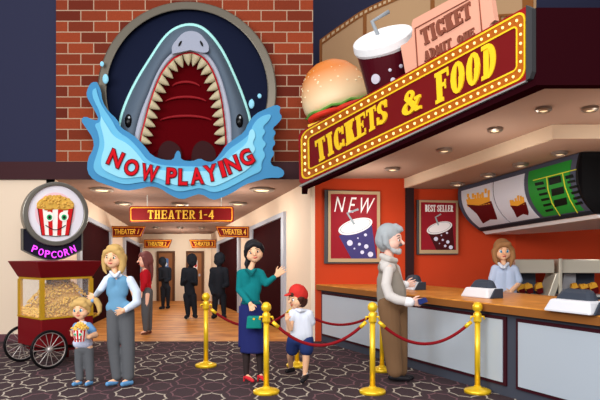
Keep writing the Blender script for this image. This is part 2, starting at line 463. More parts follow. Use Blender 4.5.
struct('wall_orange_side', hexa(B(), [(3.80,FY+.08,0),(7.2,FY-.25,0),(7.2,FY-.05,0),(3.80,FY+.2,0)], [(3.80,FY+.08,2.95),(7.2,FY-.25,2.95),(7.2,FY-.05,2.95),(3.80,FY+.2,2.95)]), mat('orange_wall_shade', (188,62,30), .75))
struct('wall_side_right', box(B(), 7.2, 7.4, -5, 14, 0, 9), navy)
# corridor doors
def side_door(n, W, sgn, Y0, Y1, label=None):
    d = Vector((W(Y1)-W(Y0), Y1-Y0, 0)); L = d.length; d.normalize(); nn = Vector((sgn*d.y, -sgn*d.x, 0))
    o0 = Vector((W(Y0), Y0, 0)); zt = lambda s: 2.34-.083*((o0+d*s).y-12)
    def bx(bm, s0, s1, a, b, z0, z1):
        pts = [(s0,a),(s1,a),(s1,b),(s0,b)]
        g = lambda s,o,z: o0+d*s+nn*o+Vector((0,0,z))
        return hexa(bm, [g(s,o,z0(s)) for s,o in pts], [g(s,o,z1(s)) for s,o in pts])
    z = lambda s: 0.0
    leaf = struct('door_%d' % n, bx(B(), .1, L-.1, -.02, .015, z, lambda s: zt(s)-.05), door_dk)
    bm = B()
    for a, b in ((0,.17),(L-.17,L)): bx(bm, a, b, -.02, .06, z, zt)
    bx(bm, .17, L-.17, -.02, .06, lambda s: zt(s)-.09, zt)
    mk('door_frame', bm, grey_fr, leaf)
side_door(1, LW, 1, 11.86, 14.7); side_door(2, LW, 1, 16.2, 18.9)
side_door(3, RW, -1, 11.8, 14.26); side_door(4, RW, -1, 15.3, 17.9)
for n, (a, b) in ((5,(157,175)), (6,(186.3,204))):
    x0, x1 = (a-300)/600*BY, (b-300)/600*BY
    leaf = struct('door_%d' % n, box(B(), x0+.05, x1-.05, BY-.03, BY, 0, 1.53), brown_dr)
    bm = B(); box(bm, x0, x0+.07, BY-.06, BY, 0, 1.58); box(bm, x1-.07, x1, BY-.06, BY, 0, 1.58); box(bm, x0+.07, x1-.07, BY-.06, BY, 1.51, 1.58)
    mk('door_frame', bm, brown_fr, leaf)
    bm = B(); box(bm, x1-.16, x1-.11, BY-.07, BY-.03, .78, .86); mk('door_handle', bm, grey_fr, leaf)
# ---------------------------------------------------------------- canopy over the snack bar
LA, LB = Vector((.03,9.6,0)), Vector((2.09,5.3,0))
Ld = (LB-LA).normalized(); Ln = Vector((Ld.y,-Ld.x,0))   # towards the viewer side
if Ln.dot(Vector((0,0,0))-LA) < 0: Ln = -Ln
SP = Plane(LA, Ln)
CNZ = lambda y: 2.84+.062*(10.65-y)
def canopy():
    bz = lambda y: 2.572+(3.046-2.572)*(9.6-y)/4.3
    A, Bp = LA, LB; t = .10
    Ai, Bi = A-Ln*t, Bp-Ln*t+Vector((0,.0,0))
    top = 3.70
    bm = B()   # diagonal face (behind the sign) and street face, one body
    hexa(bm, [(A.x,A.y,bz(A.y)),(Bp.x,Bp.y,bz(Bp.y)),(Bp.x+.12,Bp.y+.12,bz(Bp.y)),(Ai.x,Ai.y,bz(A.y))],
             [(A.x,A.y,3.45),(Bp.x,Bp.y,3.73),(Bp.x+.12,Bp.y+.12,3.73),(Ai.x,Ai.y,3.45)])
    hexa(bm, [(A.x,A.y,2.572),(A.x+.1,A.y-.02,2.572),(A.x+.1,FY-.04,2.572),(A.x,FY-.04,2.572)],[(A.x,A.y,3.45),(A.x+.1,A.y-.02,3.45),(A.x+.1,FY-.04,3.45),(A.x,FY-.04,3.45)])
    struct('trim_3', bm, maroon_gl)
    struct('trim_4', box(B(), Bp.x, 7.2, Bp.y, Bp.y+.12, 3.046, 3.73), maroon_gl)
    pts = [(A.x+.1,A.y-.02),(Bp.x+.1,Bp.y+.1),(7.2,Bp.y+.1),(7.2,14),(A.x+.25,14),(A.x+.25,FY-.04),(A.x+.1,FY-.04)]
    struct('roof_canopy', hexa(B(), [(x,y,3.3) for x,y in pts], [(x,y,3.4) for x,y in pts]), mat('dark_roof', (40,34,40), .8))
    # outer ceiling: up to the drop
    out = [(A.x+.06,9.6),(Bp.x+.03,Bp.y+.05),(7.2,Bp.y+.05),(7.2,7.06),(2.98,7.06),(1.84,10.5),(A.x+.06,10.5)]
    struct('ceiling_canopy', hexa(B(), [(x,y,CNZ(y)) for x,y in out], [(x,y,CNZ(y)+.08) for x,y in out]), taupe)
    inz = lambda y: 2.68+.064*(FY-y)
    inn = [(1.84,FY+.1),(2.98,7.06),(7.2,7.06),(7.2,FY+.1)]
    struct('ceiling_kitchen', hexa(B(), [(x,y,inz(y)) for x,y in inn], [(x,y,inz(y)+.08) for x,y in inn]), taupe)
    bm = B()
    hexa(bm, [(1.82,FY,inz(FY)),(2.96,7.04,inz(7.04)),(3.0,7.1,inz(7.1)),(1.88,FY,inz(FY))], [(1.82,FY,CNZ(FY)),(2.96,7.04,CNZ(7.04)),(3.0,7.1,CNZ(7.04)),(1.88,FY,CNZ(FY))])
    struct('trim_5', bm, sofm)
    struct('trim_6', hexa(B(), [(2.96,7.04,inz(7.04)),(7.2,7.04,inz(7.04)),(7.2,7.1,inz(7.04)),(3.0,7.1,inz(7.04))], [(2.96,7.04,CNZ(7.04)),(7.2,7.04,CNZ(7.04)),(7.2,7.1,CNZ(7.04)),(3.0,7.1,CNZ(7.04))]), sofm)
canopy()
# ---------------------------------------------------------------- recessed ceiling lights
PC = Plane((0,FY,CZ(FY)), (0,-.0835,-1)); PN = Plane((0,10.65,2.84), (0,-.062,-1)); PK = Plane((0,FY,2.68), (0,-.064,-1))
lamp_ring = mat('lamp_ring', (150,138,128), .35, .6); lamp_lens = mat('lamp_lens', (255,226,182), .4, emis=.75, ecol=(255,226,182))
def downlight(px, py, pl, rpx, label, group):
    c = pl(px, py); r = rpx*c.y/600
    t = thing('ceiling_light', c, label, 'ceiling light', group)
    mk('lamp_ring', lathe(B(), [(r,0),(r*1.0,.03),(r*.72,.045),(r*.66,.01),(r*.64,0)], c, 28, axis=pl.n), lamp_ring, t, sm=False)
    mk('lamp_lens', lathe(B(), [(r*.68,.0),(r*.68,.012),(r*.5,.03),(r*.2,.04),(0,.042)], c, 28, axis=pl.n), lamp_lens, t)
    return c
for (x,y,r,l) in ((102,189,11.5,'large round ceiling light beside the blue splash tail near the popcorn sign'),(124,203,8.5,'round ceiling light above the theater 1 sign'),
    (180,203.5,8.5,'round ceiling light behind the middle of the theater 1-4 sign'),(262,189,12.5,'large round ceiling light near the ticket canopy end'),(238,203,9,'round ceiling light above the theater 4 sign'),
    (156,227,3.4,'tiny recessed ceiling light deep in the corridor by the theater 2 sign'),(180,227,3.4,'tiny recessed ceiling light deep in the middle of the corridor'),(202,227,3.4,'tiny recessed ceiling light deep in the corridor by the theater 3 sign')):
    downlight(x,y,PC,r,l,'recessed lights in the corridor ceiling')
OC = (('directly above the poster reading NEW',392.5,168,7.8),('between the NEW poster and the pale ceiling drop',444.5,149,7.8),('second from the corner of the pale ceiling drop',495,128.5,7.8),
      ('just in front of the corner of the pale ceiling drop',543.5,108,8),('at the open right end of the canopy',590,107.5,8))
for l,x,y,r in OC: downlight(x,y,PN,r,'round canopy light '+l,'recessed lights under the canopy')
for l,x,y,r in (('above the best seller poster',457,183,7.4),('above the large fries menu panel',488,174,7.4),('above the small fries menu panel',520.5,163.5,7.6),('above the green price panel',559.5,152,7.8)):
    downlight(x,y,PK,r,'small round ceiling light '+l,'recessed lights above the menu board')
# ================================================================ SIGNS
yellow = mat('sign_yellow', (248,206,38), .5); red_sign = mat('sign_red', (150,22,24), .5); maroon_in = mat('sign_maroon', (116,18,20), .6, spec=.1)
amber = mat('sign_amber', (176,92,22), .5); bulbm = mat('bulb', (255,236,150), .4, emis=1.0, ecol=(255,232,150)); silver = mat('silver_trim', (150,150,148), .6, .1)
dgrey = mat('dark_grey_side', (62,62,64), .6)
# ---- tickets & food
t = thing('marquee_sign', SP(300,184), 'long maroon and yellow marquee sign reading TICKETS & FOOD on the slanted canopy edge', 'sign')
q = quadmap(SP, (299.5,133),(531,5),(531,79),(300.5,185))
mk('sign_panel', slab(B(), rrect(0,1,0,1,.02,.08), q, .002, .02), red_sign, t)
mk('side_band', slab(B(), [(530,6),(536,9),(536,72),(533.5,79),(530,81)], SP, .0, .05), dgrey, t)
mk('side_band', slab(B(), [(301,185.3),(528,80.5),(528,82.3),(301.5,187)], SP, .0, .03), silver, t)
O1 = rrect(.012,.985,.035,.965,.035,.14,8); I1 = rrect(.0175,.9795,.062,.938,.031,.125,8); I2 = rrect(.041,.951,.185,.812,.020,.07,8); I3 = rrect(.0465,.9455,.210,.787,.014,.04,8)
mk('border', ring(B(), O1, I1, q, .02, .032), yellow, t); mk('border', ring(B(), I2, I3, q, .02, .032), yellow, t)
mk('bulb_track', ring(B(), I1, I2, q, .015, .026), amber, t); mk('inner_panel', slab(B(), I3, q, .015, .023), maroon_in, t)
def bulbs():
    C1 = rrect(.029,.9655,.122,.876,.026,.10,8); pts = [q(x,y,0) for x,y in C1]; n = len(pts)
    # spaced by what the eye sees: equal steps along the quad outline
    px = []
    for x,y in C1: px.append((x*250, y*62))
    tot = [0]
    for i in range(n): tot.append(tot[-1]+math.dist(px[i], px[(i+1)%n]))
    N = 72
    for k_ in range(N):
        s = tot[-1]*k_/N; i = max(j for j in range(n) if tot[j] <= s); f = (s-tot[i])/max(1e-6,(tot[i+1]-tot[i]))
        a, b_ = C1[i], C1[(i+1)%n]; c = q(a[0]+(b_[0]-a[0])*f, a[1]+(b_[1]-a[1])*f, .028)
        mk('bulb', ball(B(), c, 1.55*c.y/600, n=5), bulbm, t, sm=True)
bulbs()
kw = dict(t=.24, h=.13, s=.065)
word('TICKETS', quadmap(SP,(316.5,141.5),(388.5,98.5),(389.5,121.5),(319,163.5)), .022,.031, yellow, t, 'letter', True, gap=.09, **kw)
word('&', quadmap(SP,(404,95),(421.5,85),(423.5,109),(405,118.5)), .022,.031, yellow, t, 'letter', True, **kw)
word('FOOD', quadmap(SP,(436.5,74.5),(498,40),(498,75),(438,105)), .022,.031, yellow, t, 'letter', True, gap=.09, **kw)
# ---- corridor signs
frm = mat('sign_gold_edge', (232,150,40), .5); sgold = mat('sign_gold_letters', (250,196,70), .5)
def hang_sign(Y, outline, inset, text, tq, label, rods=None, group=None, wallpx=None):
    pl = front(Y); cx = sum(x for x,_ in outline)/len(outline); by = max(y for _,y in outline)
    t = thing('theater_sign', pl(cx,by), label, 'sign', group)
    mk('sign_panel', slab(B(), outline, pl, -.06, 0), maroon_in, t)
    mx = sum(x for x,_ in outline)/len(outline); my = sum(y for _,y in outline)/len(outline)
    def sc(k):
        w = max(x for x,_ in outline)-min(x for x,_ in outline); h = by-min(y for _,y in outline)
        return [(mx+(x-mx)*(1-2*k/w), my+(y-my)*(1-2*k/h)) for x,y in outline]
    mk('border', ring(B(), sc(inset), sc(inset+(.9 if rods else .75)), pl, -.001, .012), frm, t)
    if rods: word(text, quadmap(pl,*tq), 0, .02, sgold, t, gap=.13, t=.17, h=.12, s=.05)
    else: sans(text, quadmap(pl,*tq), 0, .02, sgold, t, bold=.02)
    if rods:
        for rx in rods:
            p = pl(rx, min(y for _,y in outline), -.03); mk('rod', tube(B(), [p-Vector((0,0,.02)), (p.x,p.y,CZ(Y)+.01)], .012), mat('rod_grey',(196,190,182),.4), t)
    if wallpx is not None:
        p = pl(wallpx, my, -.03)
        W = LW if wallpx < 170 else RW
        x1 = W(Y)
        if Y < BY-.5 : mk('bracket', tube(B(), [p, (x1,Y+.03,p.z)], .02), mat('rod_grey',(196,190,182),.4), t)
    return t
hang_sign(12.0, rrect(129.5,233.5,206.2,222.3,2,2,3), 1.0, 'THEATER 1-4', ((148,210.3),(214,210.3),(214,219),(148,219)), 'wide maroon corridor sign reading THEATER 1-4 hung from two rods', (147,221))
G = 'small maroon theater number signs'
hang_sign(14.75, [(111.5,226),(145.5,226),(141,237),(111.5,237.5)][::-1], .8, 'THEATER 1', ((114.5,229),(139.5,229),(138,234),(114.5,234.5)), 'small maroon sign reading THEATER 1 beside the first door', None, G, 111.5)
hang_sign(18.3, [(144,239.5),(172,239.5),(168.5,248),(144,248)][::-1], .7, 'THEATER 2', ((147.5,241.8),(167,241.8),(166,245.8),(147.5,245.8)), 'small maroon sign reading THEATER 2 above a brown door', None, G, 144)
hang_sign(18.1, [(189,239.5),(216,239.5),(216,248),(192,248)][::-1], .7, 'THEATER 3', ((193.5,241.8),(213,241.8),(213,245.8),(194.5,245.8)), 'small maroon sign reading THEATER 3 above a brown door', None, G, 216)
hang_sign(14.4, [(215.5,226),(249,226.5),(249,238),(219.5,237)][::-1], .8, 'THEATER 4', ((221.5,229),(246,229.3),(246,235),(223,234.3)), 'small maroon sign reading THEATER 4 above the black haired woman', None, G, 249)
# ---- posters
def drink_poster(name, pl, L, label, outer, frame_in, side, title, tq, cup, cupcol, lid, straw, dots, bg, sanscaps):
    cx = (outer[0][0]+outer[1][0])/2
    t = thing(name, pl(cx, outer[2][1]), label, 'poster')
    mk('backing', slab(B(), outer, pl, .0, .06), mat('poster_edge',(74,72,74),.4,.4), t)
    mk('poster_frame', ring(B(), side, frame_in, pl, .06, .08), mat('poster_frame',(186,160,124),.45,.15), t)
    mk('poster_print', slab(B(), frame_in, pl, .058, .066), mat('poster_red',bg,.5), t)
    if sanscaps: sans(title, quadmap(pl,*tq), .066,.071, mat('print_white',(250,248,250),.5), t, bold=.0, shear=.2)
    else: word(title, quadmap(pl,*tq), .066,.071, mat('print_white',(250,248,250),.5), t, gap=.06, t=.26, h=.1, s=.05)
    c = mk('printed_cup', slab(B(), cup, pl, .066, .070), mat(cupcol[0], cupcol[1], .5), t)
    lx, ly, ra, rb, ro = lid
    mk('printed_lid', slab(B(), ell(lx,ly,ra,rb,36,rot=ro), pl, .070, .074), mat('print_white',(250,248,250),.5), t)
    mk('printed_lid_edge', ring(B(), ell(lx,ly-.3,ra*.9,rb*.84,36,rot=ro), ell(lx,ly-.3,ra*.85,rb*.77,36,rot=ro), pl, .074, .0755), mat('print_grey',(176,180,186),.5), t)
    bm = B(); strip(bm, straw, L*.9, pl, .076, .079); mk('printed_straw', bm, mat('print_straw',(160,176,184),.5), t)
    for x,y,r in dots: mk('printed_bubble', slab(B(), ell(x,y,r,r,14), pl, .0705, .073), mat('print_pale',(222,224,246),.5), t)
    return t
pf = front(FY)
drink_poster('drink_poster', pf, 2.4, 'large framed poster reading NEW with a tilted blue dotted cup on orange wall', [(324.5,190),(379.5,192),(379.5,263.5),(324,263.5)],
    [(330.5,194.3),(376.5,195),(376.5,258.5),(330.5,258.5)], [(328,191),(379.5,192),(379.5,262),(328,262)], 'N E W', ((335,197),(374.5,198.5),(372,214),(334,212)),
    [(338.5,236),(371,223),(376,258.5),(351,258.5)], ('print_blue',(68,62,120)), (355,226.5,17.5,7.2,-.3), [(354,224.5),(347,213.5),(358,209.5)],
    [(349.5,243,2.9),(359,244.2,1.5),(365.8,246.5,2.2),(365,235,1.5),(357.5,238.2,.8),(361.8,252.2,1.9),(370,254.3,2.7),(354,248.6,.9)], (150,22,38), True)
pb = front(FY+.08)
drink_poster('drink_poster', pb, 1.6, 'smaller framed poster reading BEST SELLER with a dark dotted cup', [(416.3,200),(457,201),(457,254.5),(416.3,254.5)],
    [(420,202.5),(455,203.2),(455,250),(420,250)], [(418.5,200.5),(457,201),(457,253.5),(418.5,253.5)], 'BEST SELLER', ((424.3,205),(452,205.6),(452,212),(424.3,212)),
    [(427.5,233),(451.5,224.5),(453.5,250),(435.5,250)], ('print_dark_red',(70,8,16)), (438.5,228,13,5.6,-.28), [(437.5,225.5),(434.5,217.5),(440,214.2)],
    [(435,239,2.1),(441.8,240,1.1),(446.8,242,1.7),(446,233,1.1),(444.2,246,1.3),(449.8,247.3,2),(440.5,235.5,.7),(438.5,243.5,.6)], (160,20,34), False)
# ---- posters on the far doors
for (x0,x1,y0,y1,c,l) in ((163.5,168.5,258,268.5,(92,132,190),'tiny blue notice fixed to the brown door under the theater 2 sign'),(193.5,197.5,259.5,269.5,(226,222,224),'tiny white and red notice fixed to the brown door under the theater 3 sign')):
    pl = front(BY-.03); t = thing('door_notice', pl((x0+x1)/2,y1), l, 'notice')
    mk('sheet', slab(B(), [(x0,y0),(x1,y0+.8),(x1,y1),(x0,y1)], pl, 0, .012), mat('sheet'+str(c[0]), c, .7), t)
    mk('printed_mark', slab(B(), ell((x0+x1)/2+.3,(y0+y1)/2+1,1.2,2.0,12), pl, .012, .016), mat('mark'+str(c[0]), (235,240,250) if c[0]<100 else (190,40,40), .7), t)
# ---- popcorn sign
a = math.radians(34); PSC = P(55,214,9.85); pq = Plane(PSC, (math.sin(a), -math.cos(a), 0))
steel = mat('sign_steel', (128,124,116), .3, .7); 
t = thing('popcorn_sign', PSC, 'round metal rimmed sign with smiling striped popcorn bucket above the cart', 'sign')
co, ci = ell(55,214,33,32,56), ell(55.5,213.5,27.8,27.8,56)
mk('drum', slab(B(), ell(55,214,33,32,56), pq, -.16, .0), steel, t)
mk('rim', ring(B(), co, ci, pq, .0, .05), steel, t, bevel=.012)
mk('disc', slab(B(), ell(55.5,213.5,28.2,28.2,56), pq, -.02, .012), mat('sign_white',(228,224,234),.5), t)
mk('pink_circle', slab(B(), ell(55,213,20,20.5,48), pq, .012, .015), mat('sign_pink',(238,196,206),.5), t)
pl_out = [(22,228.5)]+[(22+60.5*i/14, 233+ 5.5*math.sin(PI*i/14)) for i in range(0)]+[(83,228.5),(83,250)]+[(83-61*i/14, 250+10.5*math.sin(PI*i/14)) for i in range(1,14)]+[(22,250)]
mk('name_plate', slab(B(), pl_out, pq, -.13, -.02), mat('plate_dark',(26,24,38),.4), t)
def off(pts,k,c):
    return [(c[0]+(x-c[0])*k, c[1]+(y-c[1])*k) for x,y in pts]
mk('name_plate_edge', ring(B(), pl_out, off(pl_out,.955,(52.5,242)), pq, -.02, .0), steel, t)
mk('bracket', tube(B(), [PSC+Vector((.1,.15,0)), (PSC.x+.05, FY+.0, PSC.z)], .05), steel, t)
neon = mat('neon_magenta',(214,70,232),.4, emis=.9, ecol=(226,72,240))
txt = 'POPCORN'
for i, ch in enumerate(txt):
    u = i/6; x = 34.8+38.2*u; y = 249.0+5.6*math.sin(PI*u)**.9; ang = math.atan((.5-u)*.75)
    w, h = 2.55, 3.5
    def corner(sx, sy): return (x+sx*w*math.cos(ang)+sy*h*math.sin(ang)*1.0, y-sy*h*math.cos(ang)+sx*w*math.sin(ang))
    sans(ch, quadmap(pq, corner(-1,1),corner(1,1),corner(1,-1),corner(-1,-1)), -.02, .005, neon, t, 'letter', bold=.015)
def striped_bucket(f, t, s0, top, bot, d0, d1, eyes=True, nst=4, prefix=''):
    "f(u,v,d) u 0..1 across, v 0..1 up"
    tl, tr, bl, br = 0.0, 1.0, .11, .87
    X = lambda k, v: (tl+(tr-tl)*k)*v+(bl+(br-bl)*k)*(1-v)
    W = mat('bucket_white',(248,244,238),.5); R = mat('bucket_red',(206,26,30),.5); K = mat('outline_dark',(34,22,24),.6)
    mk('bucket', slab(B(), [(tl,1),(tr,1),(br,0),(.5,-.04),(bl,0)], f, d0, d1), W, t)
    bm = B()
    for a_, b_ in ((0,.13),(.27,.41),(.57,.72),(.86,1)):
        slab(bm, [(X(a_,1),1),(X(b_,1),1),(X(b_,0),-.02),(X(a_,0),-.02)], f, d1, d1+.004)
    mk('red_stripes', bm, R, t)
    bm = B(); strip(bm, [(tl,1),(bl,0),(.5,-.05),(br,0),(tr,1)], .022, f, d1+.003, d1+.008); mk('outline', bm, K, t)
    if eyes:
        for ex in (.315,.725):
            bm = B(); slab(bm, ell(ex,.68,.135,.18,24), f, d1+.005, d1+.010); mk('eye', bm, W, t)
            e = mk('iris', slab(B(), ell(ex+.01,.65,.075,.105,20), f, d1+.010, d1+.014), mat('eye_green',(40,170,104),.4), t)
            mk('pupil', slab(B(), ell(ex+.01,.65,.04,.06,16), f, d1+.014, d1+.017), K, e)
            strip_bm = B(); strip(strip_bm, [(ex-.13,.88+(.06 if ex<.5 else .09)),(ex,.93),(ex+.13,.88+(.09 if ex<.5 else .06))], .05, f, d1+.005, d1+.009); mk('eyebrow', strip_bm, mat('brow_tan',(176,112,44),.6), t)
        bm = B(); strip(bm, [(.22+.56*i/12, .36-.17*math.sin(PI*i/12)) for i in range(13)], .03, f, d1+.005, d1+.010); mk('smile', bm, K, t)
popm = mat('popcorn', (222,176,84), .8, noise=.25, nscale=14); popd = mat('popcorn_printed',(214,170,76),.7, noise=.3, nscale=30)
bq = quadmap(pq,(37.3,208),(73,208),(73,235),(37.3,235))
striped_bucket(bq, t, 0, 0, 0, .015, .03)
rnd = random.Random(3)
bm = B(); top = []
for i in range(25):
    u = i/24; top.append((36.5+37*u, 208-4.0-9.0*math.sin(PI*u)**.6+rnd.uniform(-.9,.9)))
slab(bm, [(36.5,208.5)]+top+[(73.5,208.5),(64,209.5),(46,209.5)], pq, .015, .035); mk('popcorn_heap', bm, popd, t)
bm = B()
for k_ in range(60):
    u = rnd.random(); v = rnd.random(); x = 38+34*u; y = 207-v*(10*math.sin(PI*u)**.6+1.5); c = pq(x,y,.035); ball(bm, c, 1.5*c.y/600, n=4)
mk('popcorn_kernels', bm, popm, t, sm=True, kind='stuff')
# ================================================================ SHARK SIGN
SY = FY-.05; ps = lambda x, y, d=0: P(x, y, SY-d)
sh = thing('now_playing_sign', ps(187,180), 'round sign with open mouthed shark bursting from blue splash reading NOW PLAYING', 'sign')
ringm = mat('ring_metal', (104,98,88), .35, .5)
mk('ring', ring(B(), ell(187,91,89.5,89.5,96), ell(187,91,80.5,81.5,96), ps, .0, .16), ringm, sh, bevel=.02)
mk('backdrop', slab(B(), ell(187,91,82,83,96), ps, .0, .03), mat('night_blue',(12,20,46),.7,spec=.1), sh)
def rib(rows):
    "surface through rows of 3D points, closed along each row"
    bm = B(); R = [[bm.verts.new(p) for p in r] for r in rows]
    for a, b in zip(R, R[1:]):
        n = len(a)
        for i in range(n): bm.faces.new((a[i],a[(i+1)%n],b[(i+1)%n],b[i]))
    bm.faces.new(R[0][::-1]); bm.faces.new(R[-1]); return bm
def resample(pts, n):
    d = [0]
    for a, b in zip(pts, pts[1:]): d.append(d[-1]+math.dist(a,b))
    out = []
    for k_ in range(n):
        s = d[-1]*k_/(n-1); i = max(j for j in range(len(d)) if d[j] <= s+1e-9); i = min(i, len(pts)-2)
        f = (s-d[i])/(d[i+1]-d[i]); out.append((pts[i][0]+(pts[i+1][0]-pts[i][0])*f, pts[i][1]+(pts[i+1][1]-pts[i][1])*f))
    return out
def sm2(pts, it=3):
    for _ in range(it):
        q = [pts[0]]
        for a, b in zip(pts, pts[1:]): q += [(a[0]*.75+b[0]*.25, a[1]*.75+b[1]*.25), (a[0]*.25+b[0]*.75, a[1]*.25+b[1]*.75)]
        pts = q+[pts[-1]]
    return pts
outer = sm2([(117,165),(117,124),(125,100),(136,78),(150,56),(163,36),(175,26),(191,22),(206,27),(222,46),(235,73),(246,100),(253,124),(253,165)])
o2 = sm2([(119,165),(119.5,124),(127.5,101),(138,79.5),(151.8,57.5),(164.5,38),(176,28.3),(191,24.8),(204.5,29.5),(220,48),(233,74.5),(243.5,101),(250.5,124),(250.5,165)])
g1 = sm2([(133,165),(134,136),(140.5,112),(149,92),(155,76),(164,60),(175,50),(190,46.5),(203,50),(213,60),(220.5,75),(226.5,95),(231,116),(232,140),(232,165)])
mo = sm2([(138.5,165),(139.5,138),(143.5,124),(147.5,108),(152,94),(158,78),(165,66),(175,55.5),(190,50.8),(203,55.5),(212,67),(218,82),(222,98),(225,119),(227,140),(227,165)])
mi = sm2([(141,165),(142,139),(146,125),(150,109),(154.5,95),(160.5,79.5),(167,68.5),(176.5,58.5),(190,54),(201.5,58.5),(209.5,69),(215.5,84),(219.5,99.5),(222.3,120),(224,141),(224,165)])
N = 80
O, O2, G1, MO, MI = [resample(x, N) for x in (outer,o2,g1,mo,mi)]
def band(name, a, da, b, db, m, parent, bulge=0):
    "raised band between outlines a and b"
    bm = B(); K = 7; rows = []
    for j in range(K):
        f = j/(K-1); rows.append([bm.verts.new(ps(a[i][0]*(1-f)+b[i][0]*f, a[i][1]*(1-f)+b[i][1]*f, da*(1-f)+db*f+bulge*math.sin(PI*f))) for i in range(N)])
    bk = [[bm.verts.new(ps(p[i][0], p[i][1], .02)) for i in range(N)] for p in (a,b)]
    rows = [bk[0]]+rows+[bk[1]]
    for r, s_ in zip(rows, rows[1:]):
        for i in range(N-1): bm.faces.new((r[i],r[i+1],s_[i+1],s_[i]))
    return mk(name, bm, m, parent, sm=True)
cyan = mat('shark_cyan_edge',(176,240,236),.5); sg = mat('shark_grey',(88,102,118),.5); sl = mat('shark_pale',(172,176,192),.5)  # cyan is the outline's own colour
head = band('shark_head', O2, .07, G1, .22, sg, sh, .10)
band('outline', O, .05, O2, .07, cyan, sh, .01)
band('jaw_skin', G1, .22, MO, .20, sl, head, .03)
band('gum', MO, .20, MI, .17, mat('gum_red',(190,20,36),.4), head, .02)
snout = sm2([(172,54),(171.5,46),(177,39),(183,32.5),(191,30.5),(199,32.5),(205,39),(209.5,46),(208,54),(190,50)],2)
mk('snout_patch', slab(B(), snout, ps, .15, .325), mat('snout_grey',(158,164,182),.5), head, bevel=.02)
for x, r in ((180,.5),(201.5,-.45)):
    mk('nostril', slab(B(), ell(x,43.5,1.1,3.2,14,rot=r), ps, .31, .335), mat('black',(12,12,14),.4), head)
# mouth cavity: a bowl going back from the lip
bm = B(); C = (186,125); K = 8; rows = []
ml = MI
for j in range(K):
    f = j/(K-1); rows.append([bm.verts.new(ps(p[0]+(C[0]-p[0])*f*.55, p[1]+(C[1]-p[1])*f*.55, .17-.128*math.sin(f*PI/2))) for p in ml])
for r, s_ in zip(rows, rows[1:]):
    for i in range(N-1): bm.faces.new((r[i],r[i+1],s_[i+1],s_[i]))
mouth = mk('mouth', bm, mat('mouth_red',(84,6,12),.9,spec=.0), head, sm=True)
mk('mouth_back', slab(B(), [(p[0],p[1]) for p in MI[::4]], ps, .032,.04), mat('mouth_red',(96,8,14)), head)
dm = mat('mouth_fold',(140,22,30),.5)
for yy, w in ((82,15),(97,22),(116,28)):
    bm = B(); tube(bm, [ps(186+w*math.cos(t), yy+7-7*math.sin(t), .085) for t in [PI*(.12+.76*i/16) for i in range(17)]], [.012+.014*math.sin(PI*i/16) for i in range(17)], 8)
    mk('palate_fold', bm, dm, head, sm=True)
for x in (170,204):
    bm = B(); slab(bm, sm2([(x-13,165),(x-12,148),(x-4,140),(x+5,142),(x+12,150),(x+12,165),(x-13,165)],2), ps, .04, .10); mk('throat', bm, mat('throat_dark',(48,4,8),.6), head)
tooth = mat('tooth_ivory',(192,180,148),.4)
tp = resample(MI, 400); start, end = 40, 360
NT_ = 23
for k_ in range(NT_):
    i = int(start+(end-start)*k_/(NT_-1)); p = tp[i]; a_, b_ = tp[max(0,i-4)], tp[min(399,i+4)]
    tx, ty = b_[0]-a_[0], b_[1]-a_[1]; l = math.hypot(tx,ty); tx/=l; ty/=l; nx, ny = -ty, tx
    if (186-p[0])*nx+(118-p[1])*ny < 0: nx, ny = -nx, -ny
    ny += .15 if abs(p[0]-190) < 22 else .25
    big = 1.0; L = 10.6; w = 4.7
    bm = B(); rows = []
    for j in range(7):
        f = j/6; ww = w*(1-f**1.5)**.85+.05; cx_, cy_ = p[0]+nx*L*f-nx*1.2, p[1]+ny*L*f-ny*1.2
        r = []
        for q_ in range(10):
            t_ = 2*PI*q_/10; o_ = ww*math.cos(t_); d_ = .21+ww*.017*math.sin(t_)*1.0
            r.append(bm.verts.new(ps(cx_+tx*o_, cy_+ty*o_, d_)))
        rows.append(r)
    for r, s_ in zip(rows, rows[1:]):
        for q_ in range(10): bm.faces.new((r[q_],r[(q_+1)%10],s_[(q_+1)%10],s_[q_]))
    bm.faces.new(rows[0]); bm.faces.new(rows[-1])
    mk('tooth', bm, tooth, head, sm=True)
for x, rt in ((128.5,.25),(239.5,-.25)):
    c = ps(x,121,.24); e = mk('eye', ball(B(), c, 4.6*SY/600, .8,.6,1.5), mat('eye_black',(10,10,12),.15), head, sm=True)
    mk('eye_glint', ball(B(), ps(x+.6,117.5,.285), 1.0*SY/600, 1,.6,1.2,n=6), mat('pale_glint',(190,196,200),.4), head, sm=True)
